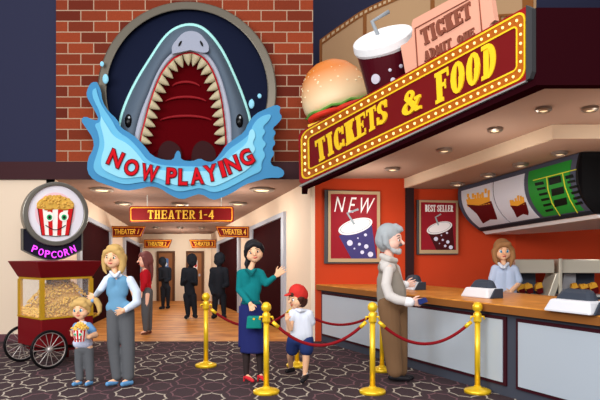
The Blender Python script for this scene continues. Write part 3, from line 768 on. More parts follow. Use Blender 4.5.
# splash, three stepped layers
sp1 = [(97,82),(101,90),(102.5,102),(109,112),(117,119),(121,128),(132,134),(143,144),(152,156),(164,160),(173.5,160),(175.5,153),(178,150),(180.5,153),(181,160),(192,161.5),(200,158),(206,161.5),(213,162),(220,154),(225,146),(234,139),(244.5,132),(248,123),(255,114),(265.5,109),(276,104.5),(281,107),(279,112),(282.5,117),(278.5,123),(272,128.5),(276.5,132.5),(272.5,138),(276,143),(271.5,148.5),(275,153.5),(270,160),(272,166),(279.5,167),(285,172),(282,178),(269,177.5),(257,181),(245,184.5),(234,192),(221,198),(212.5,200.5),(201,193.5),(192,196),(182,200),(170,195),(160,188),(150,186),(140,189),(125,191),(110,186),(94,180.5),(87,172),(87.5,159),(94,148),(93,138),(86,128),(80.5,120),(85,116),(93,120),(99,120),(95,111),(89,101),(86,95),(88,87),(92,82)]
sp2 = [(96,88),(98.5,98),(103,108),(112,120),(118,132),(130,139),(140,150),(148,161),(160,165),(174,166),(190,166.5),(210,166.5),(222,158),(229,149),(240,142),(250,134),(253,124),(261,116),(272,113.5),(269,121),(262,127),(266,132),(261,138),(267,144),(262,149),(266,155),(261,163),(262,171),(250,176),(236,184),(224,190),(213,193),(201,187.5),(190,190),(178,192),(166,187),(155,181.5),(140,182),(125,185),(110,180),(97,174.5),(92.5,167),(97,154),(100,143),(98,132),(94,124),(101,122),(100,112),(93,99),(92,90)]
sp3 = [(101,116),(107,126),(114,137),(127,143),(137,153),(145,164),(158,170),(174,171),(190,171.5),(212,171),(226,162),(234,153),(243,147),(248,141),(249,131),(253,128),(256,136),(252,143),(256,149),(251,156),(254,163),(246,171),(233,178),(221,184),(212,187),(200,182),(188,184),(176,186),(166,181),(152,176),(138,177),(124,179),(111,174),(101,168),(101,158),(105,146),(103,134),(100,124)]
s1 = mk('splash', slab(B(), sm2(sp1+[sp1[0]],1)[:-1], ps, .30, .36), mat('splash_blue',(66,138,186),.6), sh)
mk('splash_layer', slab(B(), sm2(sp2+[sp2[0]],2)[:-1], ps, .36, .385), mat('splash_light',(104,184,220),.6), s1)
mk('splash_layer', slab(B(), sm2(sp3+[sp3[0]],2)[:-1], ps, .385, .41), mat('splash_pale',(148,216,238),.6), s1)
dr = mat('droplet_blue',(146,214,240),.3)
for x,y,rx,ry,ro in ((102,64,2,2.6,0),(105.5,79,3,4.8,-.3),(251.5,104,2.8,4.5,.35),(259.5,96,2,2.4,0),(252,100,.8,1,0)):
    bm = B(); tube(bm, [ps(x,y,.03), ps(x,y,.24)], .01, 6); mk('wire', bm, mat('black',(12,12,14)), sh)
    mk('droplet', ball(B(), ps(x,y,.25), rx*SY/600, 1,.5,ry/rx), dr, sh, sm=True)
# letters
redl = mat('letter_red',(206,22,34),.8,spec=.05); dkr = mat('letter_dark_red',(110,16,30),.5)
LET = [('N',115.5,158.5,.42,6.0),('O',131.5,167.5,.30,6.2),('W',149.5,173,.20,7.6),('P',171.5,176,.06,4.4),('L',183,177,.02,3.8),('A',197,176,-.08,5.8),('Y',211,173,-.20,5.8),('I',222.3,169,-.28,1.8),('N',232.5,164.5,-.36,6.0),('G',246.5,157.5,-.48,5.6)]
for ch,x,y,rt,w in LET:
    h = 7.9
    def cn(sx,sy,k_=0):
        a_, b_ = sx*(w*1.08+k_), -sy*(h+k_); return (x+a_*math.cos(rt)-b_*math.sin(rt), y+a_*math.sin(rt)+b_*math.cos(rt))
    f1 = quadmap(ps, cn(-1,1),cn(1,1),cn(1,-1),cn(-1,-1))
    L_ = sans(ch, f1, .425,.45, redl, sh, 'letter', bold=.02)
    f2 = quadmap(ps, cn(-1,1,1.0),cn(1,1,1.0),cn(1,-1,1.0),cn(-1,-1,1.0))
    sans(ch, f2, .405,.428, dkr, L_, 'letter_edge', bold=.07)
# ================================================================ ON THE CANOPY ROOF
RZ = 3.4
# burger
by = 9.85; bc = P(339,90,by); k_ = by/600; R = 33.5*k_
bt = thing('burger', (bc.x, by, RZ), 'giant sesame burger standing on the canopy roof beside the drink cup', 'burger')
tilt = Matrix.Rotation(math.radians(-17), 4, 'Y')
def bun(prof, z0, sqy=.8):
    bm = B(); lathe(bm, prof, (0,0,0), 40)
    for v in bm.verts:
        v.co.y *= sqy; v.co = tilt @ v.co + Vector((bc.x, by, z0))
    return bm
bun_top = mat('bun_brown', (226,142,62), .5); bun_cr = mat('bun_cream', (246,214,160), .6)
def lobes(prof, amp, n, z0, seed=0):
    bm = bun(prof, z0)
    for v in bm.verts:
        a_ = math.atan2(v.co.y-by, v.co.x-bc.x); v.co.z += amp*math.sin(a_*n+seed); v.co.x += amp*.8*math.sin(a_*(n+3)); v.co.y += amp*.8*math.cos(a_*(n+2))
    return bm
zc = P(338,107.5,by).z
def mb(): # two-tone bun: cream rim below, brown crown
    m, nt, b = new_mat('bun_two_tone'); k2 = NT(nt); tc = nt.nodes.new('ShaderNodeTexCoord'); s2 = nt.nodes.new('ShaderNodeSeparateXYZ'); nt.links.new(tc.outputs['Object'], s2.inputs[0])
    zz = k2.m('ADD', s2.outputs[2], k2.m('MULTIPLY', s2.outputs[0], -.30))
    f = nt.nodes.new('ShaderNodeMapRange'); f.inputs['From Min'].default_value = zc-RZ+.12; f.inputs['From Max'].default_value = zc-RZ+.62; nt.links.new(zz, f.inputs[0])
    c = k2.mix(f.outputs[0], lin((250,222,176)), lin((218,124,44))); nt.links.new(c, b.inputs['Base Color']); b.inputs['Roughness'].default_value = .45; return m
mk('top_bun', bun([(0,-.02),(R*.96,-.02),(R*1.03,.06),(R*1.04,.18),(R*.98,.36),(R*.85,.53),(R*.62,.68),(R*.36,.76),(0,.79)], zc), mb(), bt, sm=True)
seed = mat('sesame', (252,232,190), .5); rnd = random.Random(5)
for i in range(46):
    a_ = rnd.uniform(PI*1.0, PI*2.0); e = rnd.uniform(.2,1.15)
    p = Vector((R*1.02*math.cos(a_)*math.cos(e*.8), .8*R*1.02*math.sin(a_)*math.cos(e*.8), .13+.62*math.sin(e*.85)))
    mk('sesame_seed', ball(B(), tilt @ p + Vector((bc.x,by,zc)), .017, 1.5,.8,1, n=5), seed, bt, sm=True)
mk('lettuce', lobes([(0,-.02),(R*.9,-.035),(R*1.03,-.05),(R*1.06,-.015),(R*.9,.0),(0,.0)], .018, 9, zc-.0), mat('lettuce_green',(96,158,66),.5), bt, sm=True)
mk('onion', lobes([(0,-.03),(R*.92,-.03),(R*.94,.0),(0,0)], .012, 5, zc-.05, 1), mat('onion_pale',(232,222,206),.5), bt, sm=True)
for dx, dy in ((-.30,-.30),(.15,-.36),(.02,.2)):
    bm = B(); lathe(bm, [(0,-.05),(.27,-.05),(.30,-.02),(.30,.02),(.27,.04),(0,.04)], (0,0,0), 28)
    for v in bm.verts: v.co = tilt @ (v.co+Vector((dx*.9,dy*.75,-.11))) + Vector((bc.x,by,zc))
    tm = mk('tomato_slice', bm, mat('tomato_red',(214,52,34),.35), bt, sm=True)
mk('ham', lobes([(0,-.03),(R*.93,-.04),(R*.98,-.0),(0,.01)], .016, 6, zc-.17, 2), mat('ham_pink',(232,150,120),.5), bt, sm=True)
mk('patty', lobes([(0,-.05),(R*.9,-.05),(R*.95,0),(R*.9,.06),(0,.06)], .006, 11, zc-.06), mat('patty_brown',(96,40,24),.7), bt, sm=True)
bm = B(); 
for a_ in (0.15,):
    hexa(bm, [tilt @ Vector((x,y,-.24))+Vector((bc.x,by,zc)) for x,y in ((-.60,-.35),(.55,-.4),(.6,.4),(-.5,.4))], [tilt @ Vector((x,y,-.19))+Vector((bc.x,by,zc)) for x,y in ((-.60,-.35),(.55,-.4),(.6,.4),(-.5,.4))])
mk('cheese', bm, mat('cheese_yellow',(248,206,60),.5), bt)
mk('bottom_bun', lathe(B(), [(0,0),(R*.62,0),(R*.72,.06),(R*.72,max(.1,zc-RZ-.36)),(0,max(.1,zc-RZ-.36))], (bc.x,by,RZ), 32), bun_cr, bt, sm=True)
# cup
cy = 8.3; t = thing('drink_cup', (P(385,100,cy).x, cy, RZ), 'giant dark red drink cup with white lid and bent straw on the canopy roof', 'cup')
s_ = cy/600
base_c = P(393,115,cy); base_c.z = RZ+.04; top_c = P(383.5,52,cy)
ax = (top_c-base_c).normalized(); ax = (ax+Vector((0,-.16,0))).normalized(); H_ = (top_c-base_c).length
mk('cup_body', lathe(B(), [(0,0),(19*s_,0),(28.2*s_,H_),(0,H_)], base_c, 40, axis=ax), mat('cup_dark_red',(74,10,22),.35), t, sm=False)
lc = base_c+ax*(H_+.035)
lid = mk('lid', lathe(B(), [(0,.0),(29.2*s_,.0),(30.4*s_,.04),(29.6*s_,.13),(28.6*s_,.145),(28*s_,.125),(0,.125)], lc, 48, axis=(ax+Vector((-.24,-.50,0))).normalized()), mat('lid_white',(246,246,248),.4), t, sm=False)
tube_pts = [P(383,46,cy-.0), P(372,21.5,cy-.05), P(389,11.5,cy-.05)]
mk('straw', tube(B(), tube_pts, .028, 12), mat('straw_grey',(152,158,164),.4), t, sm=True)
for x,y,r in ((375.5,79,5.2),(390,70,1.7),(393,80,2.6),(401,66,2.0)):
    Yc = cy-.6
    while Yc < cy:
        c = P(x,y,Yc); hh_ = (c-base_c).dot(ax)
        if ((c-base_c)-ax*hh_).length < (19+10*hh_/H_)*s_+.002: break
        Yc += .004
    mk('printed_bubble', lathe(B(), [(0,-.02),(r*s_*.95,-.02),(r*s_*.9,.004),(0,.008)], c, 20, axis=((c-base_c)-ax*((c-base_c).dot(ax))).normalized()), mat('bubble_pale',(206,200,214),.5), t)
# ticket
PT = Plane(LA-Ln*.34, Ln)
tk = thing('ticket', PT(450,70), 'giant pink ticket reading TICKET ADMIT ONE behind the marquee sign', 'ticket')
top_sh = [(400.5,46),(407,42.5),(411.5,37),(412.5,30),(411.5,24),(413,19.5),(484,-19),(486,-12),(490,-7),(491,-4),(494.5,20),(490,24),(488.5,30),(489.5,44),(450,68),(408,92),(405.5,74)]
mk('ticket_panel', slab(B(), top_sh, PT, -.06, .0), mat('ticket_pink',(238,172,146),.7), tk)
tb = mat('ticket_brown',(140,80,62),.7)
bm = B(); strip(bm, [(418.5,74),(415.5,28.5),(479,-6),(482.5,34)], .8, PT, .0, .012); mk('border', bm, tb, tk)
word('TICKET', quadmap(PT,(420.5,30.5),(470.5,1.5),(472.5,17.5),(424,46.5)), 0,.015, tb, tk, gap=.05, t=.24, h=.14, s=.07)
word('ADMIT', quadmap(PT,(424,52.5),(451.5,38),(452.5,48),(425.5,62)), 0,.015, tb, tk, gap=.05, t=.22, h=.13, s=.06)
word('ONE', quadmap(PT,(457.5,37),(474.5,27.5),(475.5,35),(459,45)), 0,.015, tb, tk, gap=.05, t=.22, h=.13, s=.06)
# plinths keeping things up
# film strip
fs = thing('film_strip', P(430,60,10.2)*1.0, 'giant curved tan film strip standing on the canopy roof behind burger and cup', 'film strip')
fs.location.z = RZ
F0, F1 = Vector((.40,13.2,0)), Vector((3.05,7.75,0)); fd = (F1-F0); fn = Vector((fd.y,-fd.x,0)).normalized()
if fn.dot(-F0) < 0: fn = -fn
def fpt(px):
    best = None
    lo, hi = -.5, 1.6
    for _ in range(40):
        m_ = (lo+hi)/2; p = F0+fd*m_-fn*.35*math.sin(PI*max(0,min(1,m_)))
        if CX+F*p.x/p.y < px: lo = m_
        else: hi = m_
    return F0+fd*m_-fn*.35*math.sin(PI*max(0,min(1,m_)))
def ftop(px):
    pts = [(320,40),(332,31),(345,22),(358,13),(372,5.5),(383,0.5),(400,-7),(425,-17),(460,-28),(500,-36),(560,-42)]
    for a_, b_ in zip(pts, pts[1:]):
        if px <= b_[0]: f = (px-a_[0])/(b_[0]-a_[0]); return a_[1]+(b_[1]-a_[1])*f
def fmap(px, y, d):  # y in pixels below the top edge line
    p = fpt(px); z = EYE-(ftop(px)+y-HY)/F*p.y
    return Vector((p.x,p.y,z))+fn*d
def fsheet(x0, x1, y0, y1, d0, d1, n=30, floor=False):
    bm = B(); rows = []
    for i in range(n+1):
        px = x0+(x1-x0)*i/n; a0, a1, b1, b0 = fmap(px,y0,d0), fmap(px,y0,d1), fmap(px,y1,d1), fmap(px,y1,d0)
        if floor: b1.z = b0.z = RZ
        rows.append([bm.verts.new(p) for p in (a0,a1,b1,b0)])
    for r, s2 in zip(rows, rows[1:]):
        for q_ in range(4): bm.faces.new((r[q_],r[(q_+1)%4],s2[(q_+1)%4],s2[q_]))
    bm.faces.new(rows[0]); bm.faces.new(rows[-1]); return bm
tan = mat('film_tan',(186,150,112),.6); fbr = mat('film_brown',(140,86,40),.6); hole = mat('film_hole_tan',(206,176,138),.6)
mk('film_sheet', fsheet(320,533.5,0,60,-.05,0,60,floor=True), tan, fs)
mk('film_edge', fsheet(320,533.5,0,6.2,0,.012,60), fbr, fs)
bm = B()
x = 323.0
while x < 392:
    c = [fmap(x,1.9,.012),fmap(x+2.6,1.9,.012),fmap(x+2.6,4.6,.012),fmap(x,4.6,.012)]; mk('sprocket_hole', hexa(B(), c, [p+fn*.008 for p in c]), hole, fs); x += 4.7
for a_, b_ in ((320,322),(363.5,366.5),(431,434.5),(523,533.5)): mk('frame_divider', fsheet(a_,b_,4,60,0,.014,3,floor=True), fbr, fs)
bm = B()
for i in range(6):
    x0 = 494+i*5.4; pa = [PF for PF in (fmap(x0,0,.0),)]
    for (xa,xb,ya,yb) in ((x0,x0+2.0,15.5,26),):
        c = []
        for px,py in ((xa,ya-(x0-494)*.02),(xb,ya),(xb,yb),(xa,yb)):
            p = fpt(px); c.append(Vector((p.x,p.y,EYE-(py-HY)/F*p.y)))
        hexa(bm, c, [p+fn*.02 for p in c])
c = []
for px,py in ((491,15),(525,13),(525,15.5),(491,17)):
    p = fpt(px); c.append(Vector((p.x,p.y,EYE-(py-HY)/F*p.y)))
hexa(bm, c, [p+fn*.02 for p in c])
mk('lower_film_edge', bm, fbr, fs)
# ================================================================ SNACK BAR
K0 = Vector((.355,10.5,0)); K1 = Vector((.355,10.65,0))+Vector((2.0,-4.25,0))*1.55; 
Kd = (Vector((2.0,-4.25,0))).normalized(); Kn = Vector((Kd.y,-Kd.x,0))
if Kn.dot(-K0) < 0: Kn = -Kn          # towards the customers
PKF = Plane(Vector((.355,10.65,0)), Kn)
Z1, Z0 = 1.0, .907; DEP = 1.48
def kb(s0, s1, a, b, z0, z1, bm=None):
    "block along the counter: s along it, a..b behind its face"
    bm = bm or B(); o = Vector((.34,10.5,0)); g = lambda s,q,z: o+Kd*s-Kn*q+Vector((0,0,z))
    return hexa(bm, [g(s0,a,z0),g(s1,a,z0),g(s1,b,z0),g(s0,b,z0)], [g(s0,a,z1),g(s1,a,z1),g(s1,b,z1),g(s0,b,z1)])
SL = 7.4
slate = mat('counter_slate',(68,72,84),.6); panelm = mat('brushed_panel',(196,208,220),.4,.25); pbm = mat('panel_maroon',(58,18,28),.5)
cabinet = thing('snack_counter', (.355,10.5,0)+Vector((0,0,0)) if False else Vector((.355,10.5,0)), 'long slate snack bar counter front with brushed metal panels', 'counter')
o = Vector((.34,10.5,0)); g = lambda s,q,z: o+Kd*s-Kn*q+Vector((0,0,z))
# cut to the wall behind: back edge runs along the front wall
def wallcut(q, y=FY): # s where line at depth q meets y
    return (10.65-(Kn*q).y*1 - y)/(-Kd.y) if False else ((o-Kn*q).y-y)/(-Kd.y)
def body(q0, q1, z0, z1):
    return hexa(B(), [g(wallcut(q0),q0,z0),g(SL,q0,z0),g(SL,q1,z0),g(wallcut(q1,FY-.0),q1,z0)], [g(wallcut(q0),q0,z1),g(SL,q0,z1),g(SL,q1,z1),g(wallcut(q1,FY-.0),q1,z1)])
mk('counter_body', body(.03,.70,.0,Z0), slate, cabinet)
PKF2 = Plane(o-Kn*.03, Kn)
def seg(px0, px1):
    a_ = PKF2(px0,300,0); b_ = PKF2(px1,300,0); return (a_-o).dot(Kd), (b_-o).dot(Kd)
zb, zt = .115, .865
for i,(a_,b_) in enumerate(((322.8,396),(408,507.5),(517.5,648))):
    s0, s1 = seg(a_,b_)
    pb_ = mk('panel_border', kb(s0,s1,-.012+.03-.01,.03,zb,zt), pbm, cabinet)
    mk('metal_panel', kb(s0+.04,s1-.045,-.003,.03,zb+.035,zt-.035), panelm, pb_)
wood_top = wood_mat('counter_wood', (196,122,46), (216,140,56), (232,160,76), plank=0, scl=(1.5,1.5), rough=.35)
wt = mk('counter_worktop', body(-.05,DEP,Z0+.045,Z1), wood_top); tag(wt, 'long orange wooden worktop of the snack counter', 'worktop')
mk('worktop_edge', body(-.055,DEP-.0,Z0-.0,Z0+.045), mat('edge_brown',(128,78,38),.5), wt)
mk('front_lip', kb(wallcut(-.05),SL,-.058,-.045,Z0,Z1-.012), mat('edge_brown2',(142,88,42),.45), wt)
# registers (seen from the customer side)
regw = mat('register_white',(222,222,228),.4); regd = mat('register_dark',(58,64,76),.45)
def register(pxc, pyb, w, label):
    c = Plane((0,0,Z1),(0,0,1))(pxc,pyb)
    t = thing('cash_register', c, label, 'cash register', 'cash registers on the snack counter')
    def bb(s0,s1,a_,b_,z0,z1,top=0,ts=0):
        gg = lambda s,q,z: c+Kd*s-Kn*q+Vector((0,0,z))
        return hexa(B(), [gg(s0,a_,z0),gg(s1,a_,z0),gg(s1,b_,z0),gg(s0,b_,z0)], [gg(s0+ts,a_+top,z1),gg(s1-ts,a_+top,z1),gg(s1-ts,b_,z1),gg(s0+ts,b_,z1)])
    mk('register_base', bb(-w/2,w/2,0,.24,.0,.12,.05,.05), regw, t, bevel=.02)
    mk('receipt_slot', bb(-w/4,w/4,.03,.04,.06,.07,0,0), regd, t)
    mk('monitor_back', bb(-w*.46,w*.40,.10,.24,.09,.22,.05,.08), regd, t, bevel=.04)
    mk('side_panel', bb(w*.5,w*.54,.03,.24,.0,.12,.08,0), regd, t, bevel=.02)
    return t
register(473,297.5,.50,'white and dark cash register facing the queue, in front of the clerk')
register(565,313.0,.54,'white and dark cash register in front of the fry station')
register(404,289.5,.42,'small dark cash register partly hidden behind the grey haired man')
# ---------------------------------------------------------------- menu board
T0, T1 = Vector((2.745,10.40,0)), Vector((3.60,7.74,0)); B0, B1 = Vector((3.15,10.42,1.92)), Vector((3.83,7.80,2.06))
T0.z = 2.68+.064*(FY-T0.y)-.012; T1.z = 2.68+.064*(FY-T1.y)-.012
Mn = Vector((-.97,-.26,0)).normalized(); 
def MB(u, s, d=0):
    p = T0.lerp(T1,u).lerp(B0.lerp(B1,u), s); return p+(Mn+Vector((0,0,-.35)))*(.15*4*s*(1-s)) + Mn*d
def projM(u, s):
    p = MB(u,s); return CX+F*p.x/p.y, HY-(p.z-EYE)*F/p.y
def Minv(px, py):
    u, s = .5, .5
    for _ in range(30):
        x, y = projM(u,s); e = 1e-3; xu, yu = projM(u+e,s); xs, ys = projM(u,s+e)
        a_, b_, c_, d_ = (xu-x)/e, (xs-x)/e, (yu-y)/e, (ys-y)/e; det = a_*d_-b_*c_
        if abs(det) < 1e-9: break
        dx, dy = px-x, py-y; u += max(-.3,min(.3,(d_*dx-b_*dy)/det)); s += max(-.3,min(.3,(-c_*dx+a_*dy)/det))
    return u, s
def Mpx(px, py, d=0):
    u, s = Minv(px,py); return MB(u,s,d)
mbd = thing('menu_board', MB(.5,1), 'curved menu board with fries panels and green price list hung over the counter', 'menu board')
def msheet(u0,u1,s0,s1,d0,d1,n=14):
    bm = B(); rows = []
    for j in range(n+1):
        s = s0+(s1-s0)*j/n; rows.append([bm.verts.new(MB(u,s,d)) for u,d in ((u0,d0),(u0,d1),(u1,d1),(u1,d0))])
    for r,q_ in zip(rows,rows[1:]):
        for k3 in range(4): bm.faces.new((r[k3],r[(k3+1)%4],q_[(k3+1)%4],q_[k3]))
    bm.faces.new(rows[0]); bm.faces.new(rows[-1]); return bm
mgrey = mat('menu_frame',(76,80,98),.5); msil = mat('menu_light_panel',(216,224,238),.5); mgreen = mat('menu_green',(40,140,52),.5)
bm = B(); prof = [(s, MB(0,s)) for s in [j/14 for j in range(15)]]
dep = Vector((.9,.25,0))
L_ = [MB(0,j/14) for j in range(15)]; R_ = [MB(1,j/14) for j in range(15)]
Lb = [L_[-1]+Vector((.55,.02,.0)), L_[0]+Vector((.85,.02,0))]; Rb = [R_[-1]+Vector((.95,.3,.0)), R_[0]+Vector((1.2,.3,0))]
hexa(bm, L_+Lb, R_+Rb); mk('board_body', bm, mgrey, mbd)
bm = B(); e = Vector((0,-.02,0)); hexa(bm, R_+[R_[-1]+Vector((2.0,0,.05)),R_[0]+Vector((2.2,0,0))], [p+Vector((.01,-.05,0)) for p in R_+[R_[-1]+Vector((2.0,0,.05)),R_[0]+Vector((2.2,0,0))]]); mk('end_cap', bm, black_m, mbd)
bm = B(); hexa(bm, [L_[-1]+Vector((.02,0,-.0)),R_[-1]+Vector((.02,0,0)),R_[-1]+Vector((2.2,.1,0)),L_[-1]+Vector((.6,.02,0))], [p+Vector((.05,0,-.05)) for p in [L_[-1]+Vector((.02,0,-.0)),R_[-1]+Vector((.02,0,0)),R_[-1]+Vector((2.2,.1,0)),L_[-1]+Vector((.6,.02,0))]]); mk('underside', bm, mat('menu_underside',(236,236,238),.4), mbd)
for a_,b_ in ((.045,.362),(.372,.632)): mk('light_panel', msheet(a_,b_,.08,.90,0,.012), msil, mbd)
mk('bottom_band', msheet(0,1,.925,1.0,0,.01), mat('menu_band_dark',(40,44,52),.6), mbd)
mk('price_panel', msheet(.668,.965,.07,.90,0,.012), mgreen, mbd)
yl = mat('menu_yellow',(214,214,60),.5)
def mstrip(pts, w, m, name, parent=mbd, d=.018):
    q_ = []
    for a3, b3 in zip(pts, pts[1:]): q_ += [(a3[0]+(b3[0]-a3[0])*f3/8, a3[1]+(b3[1]-a3[1])*f3/8) for f3 in range(8)]
    bm = B(); strip(bm, q_+[pts[-1]], w, lambda x,y,dd: Mpx(x,y,dd), .008, d); return mk(name, bm, m, parent)
mstrip([(534,180.5),(577,169.5)], .8, yl, 'price_line'); mstrip([(547.5,177),(549,190),(553,203),(561,216)], .7, yl, 'price_line'); mstrip([(563.5,173.5),(566,187),(571,200),(578.5,213)], .7, yl, 'price_line')
bm = B()
def mq(x0,y0,x1,y1,h):
    cslab(bm, [(x0,y0),(x1,y1),(x1+1,y1+h),(x0+1,y0+h)], lambda x,y,d: Mpx(x,y,d), .012,.018)
for i in range(6): mq(535.5+i*2.1,183+i*5.4,544+i*1.9,181.3+i*5.4,2.2 if i else 3)
for i in range(3): mq(549.5+i*2.6,178.3+i*11,561.2+i*3.0,175.3+i*11,7)
for i in range(6): mq(566+i*2.0,176.0+i*5.4,573.5+i*1.8,174.2+i*5.4,2.4 if i else 3.4)
mk('price_text_bars', bm, mat('menu_black',(14,22,16),.5), mbd)
fry = mat('fries_gold',(236,172,58),.5); carton = mat('carton_maroon',(92,12,18),.5)
bm = B(); cslab(bm, [(467.5,204.5),(480,205.5),(492,201),(497.5,217),(498,219.5),(491,219.5),(484,223.5),(478,214)], Mpx, .010,.022); mk('printed_carton', bm, carton, mbd)
rnd = random.Random(2)
bm = B()
for i in range(9):
    x = 468+i*2.6; y = 205.5-i*.35; strip(bm, [(x+1.5,y+1.5),(x+rnd.uniform(-1,1),y-7-rnd.uniform(0,5)-i*.35)], 2.0, Mpx, .014,.020+i*.0005)
cslab(bm, [(467,199.5),(489,197),(490,203),(480,206.5),(468.5,205)], Mpx, .013,.019); mk('printed_fries', bm, fry, mbd)
bm = B(); cslab(bm, [(511.5,205.5),(519,206),(526.5,202),(529.5,212),(529,215.2),(524,214),(518,217.5),(515,211)], Mpx, .010,.022); mk('printed_carton', bm, carton, mbd)
bm = B()
for i in range(6):
    x = 511.5+i*2.5; y = 206-i*.5; strip(bm, [(x+1,y+1),(x+rnd.uniform(-.6,.8),y-5-rnd.uniform(0,3.5)-i*.3)], 1.7, Mpx, .014,.020+i*.0005)
cslab(bm, [(511,202),(524,200),(526,203),(519,207),(512,206)], Mpx, .013,.019); mk('printed_fries', bm, fry, mbd)
# ---------------------------------------------------------------- fry station
ss = mat('stainless_steel',(220,212,194),.3,.3); dk = mat('station_dark',(66,72,86),.5); KY = 9.75
def X_(px, Y=KY): return (px-CX)/F*Y
def Z_(py, Y=KY): return EYE-(py-HY)/F*Y
def station(px0, px1, label, cards, lightpart=None, low=None):
    x0, x1 = X_(px0), X_(px1)
    t = thing('fry_station', ((x0+x1)/2, KY+.25, 0), label, 'fry station', 'stainless fry stations behind the counter')
    xl = X_(low) if low else x1
    mk('cabinet_base', box(B(), x0+.02, xl-.02, KY+.05, KY+.45, 0, Z_(297)), dk, t)
    mk('hood', box(B(), x0, x1, KY-.05, KY+.45, Z_(273), Z_(259.5)), ss, t, bevel=.01)
    mk('back_panel', box(B(), x0+.02, xl-.0, KY+.38, KY+.45, Z_(297), Z_(273)), dk, t)
    mk('tray', box(B(), x0, xl, KY-.02, KY+.38, Z_(297)-.0, Z_(295)), mat('tray_pale',(206,208,206),.4,.2), t)
    if lightpart: mk('pale_panel', hexa(B(), [(X_(lightpart[0]),KY+.2,Z_(294.8)),(X_(lightpart[1]),KY+.2,Z_(294.8)),(X_(lightpart[1]),KY+.24,Z_(294.8)),(X_(lightpart[0]),KY+.24,Z_(294.8))],[(X_(lightpart[0]+4),KY+.2,Z_(274)),(X_(lightpart[1]),KY+.2,Z_(274)),(X_(lightpart[1]),KY+.24,Z_(274)),(X_(lightpart[0]+4),KY+.24,Z_(274))]), mat('pale_steel',(186,188,196),.4,.3), t)
    return t
station(514,553.2,'stainless fry station directly behind the clerk',0,None,544.8)
station(560.3,606,'stainless fry station with pale panel at the counter end',0,(566,581.5))
t = thing('fry_chute', (X_(550), KY, 0), 'slanted shiny steel divider between the two fry stations', 'divider')
bm = B(); hexa(bm, [(X_(545),KY-.1,Z_(297)),(X_(552),KY-.1,Z_(297)),(X_(552),KY+.3,Z_(297)),(X_(545),KY+.3,Z_(297))], [(X_(553.5),KY-.1,Z_(273)),(X_(560),KY-.1,Z_(273)),(X_(560),KY+.3,Z_(273)),(X_(553.5),KY+.3,Z_(273))]); mk('slanted_plate', bm, ss, t, bevel=.01)
bm = B(); box(bm, X_(556.2), X_(559.3), KY-.12, KY-.06, Z_(297), Z_(258.5)); mk('post', bm, ss, t, bevel=.01)
mk('foot', box(B(), X_(546), X_(559), KY-.08, KY+.03, 0, Z_(297)), dk, t)
def fries(px, py, k4, label, dy=.1):
    Y = KY+dy; c = P(px,py,Y); s = Y/600*k4
    c.z = Z_(295)+.001
    t = thing('fries_carton', c, label, 'fries', 'cartons of fries on the fry stations')
    rot = Matrix.Rotation(-.35,3,'Y')
    def tr(v): return c+Vector((0,0,.02))+rot @ Vector(v)
    w = 3.4*s
    bm = B(); hexa(bm, [tr((-w*.7,-.05,0)),tr((w*.7,-.05,0)),tr((w*.7,.05,0)),tr((-w*.7,.05,0))],[tr((-w,-.06,5.5*s)),tr((w,-.06,5.0*s)),tr((w,.06,6*s)),tr((-w,.06,6*s))]); mk('carton', bm, carton, t)
    bm = B()
    for i in range(9):
        x = -w*.85+w*1.7*i/8; a_ = rnd.uniform(-.015,.015); hh = (8+rnd.uniform(0,3))*s
        hexa(bm, [tr((x-.013,-.045,4*s)),tr((x+.013,-.045,4*s)),tr((x+.013,.02,4*s)),tr((x-.013,.02,4*s))],[tr((x-.013+a_,-.05,hh)),tr((x+.013+a_,-.05,hh)),tr((x+.013+a_,.02,hh)),tr((x-.013+a_,.02,hh))])
    mk('fries', bm, fry, t)
fries(522,294,.85,'small carton of fries half hidden by the clerk arm'); fries(530,294,1.0,'carton of fries in the middle of the nearer tray, behind the clerk')
fries(540,294,1.0,'carton of fries against the slanted steel divider'); fries(576,294,1.0,'carton of fries before the pale panel at the second station'); fries(586,294,1.0,'carton of fries in the middle of the second station tray'); fries(595,294,1.1,'carton of fries at the far right of the second station')
# ================================================================ STANCHIONS AND ROPES
gold = mat('polished_gold',(250,204,36),.28,.35, spec=.6); ropem = mat('velvet_rope',(132,14,24),.7)
ST = [('A',206,366.5,'golden stanchion between the woman in red and the teal sweater woman'),('B',266.3,393,'golden stanchion in front of the woman with the teal handbag'),
      ('C',372.5,393,'golden stanchion in front of the grey haired man, nearest him'),('D',477.5,392.5,'golden stanchion before the snack counter, at the queue end'),
      ('E',297,366.5,'golden stanchion mostly hidden behind the boy in the red cap'),('F',382,371,'golden stanchion half hidden behind another, beside the man in brown trousers')]
stp = {}
proto = None
for n,(k3,px,py,lab) in enumerate(ST):
    Y = ground_Y(py); X = (px-CX)/F*Y
    if proto is None:
        proto = thing('stanchion', (X,Y,0), lab, 'stanchion', 'golden rope stanchions'); c = (X,Y,0)
        mk('base', lathe(B(), [(0,0),(.145,0),(.148,.025),(.14,.035),(.09,.05),(.045,.06),(.036,.075),(0,.075)], c, 36), gold, proto, sm=True)
        mk('pole', lathe(B(), [(0,.06),(.031,.06),(.031,.76),(0,.76)], c, 24), gold, proto, sm=True)
        mk('collar', lathe(B(), [(0,.74),(.042,.74),(.046,.76),(.040,.80),(.046,.83),(.03,.845),(.026,.86),(0,.86)], c, 28), gold, proto, sm=True)
        for s in (-1,1): mk('hook', tube(B(), [(X+s*.035,Y,.80),(X+s*.07,Y,.80),(X+s*.075,Y,.77)], .011, 8), gold, proto, sm=True)
        mk('finial', ball(B(), (X,Y,.90), .056), gold, proto, sm=True)
        o_ = proto
    else:
        o_ = copy_tree(proto); o_.location = (X,Y,0); o_['label'] = lab
    if k3 == 'A': o_.scale = (1,1,1.06)
    stp[k3] = Vector((X,Y,0))
goldm = gold
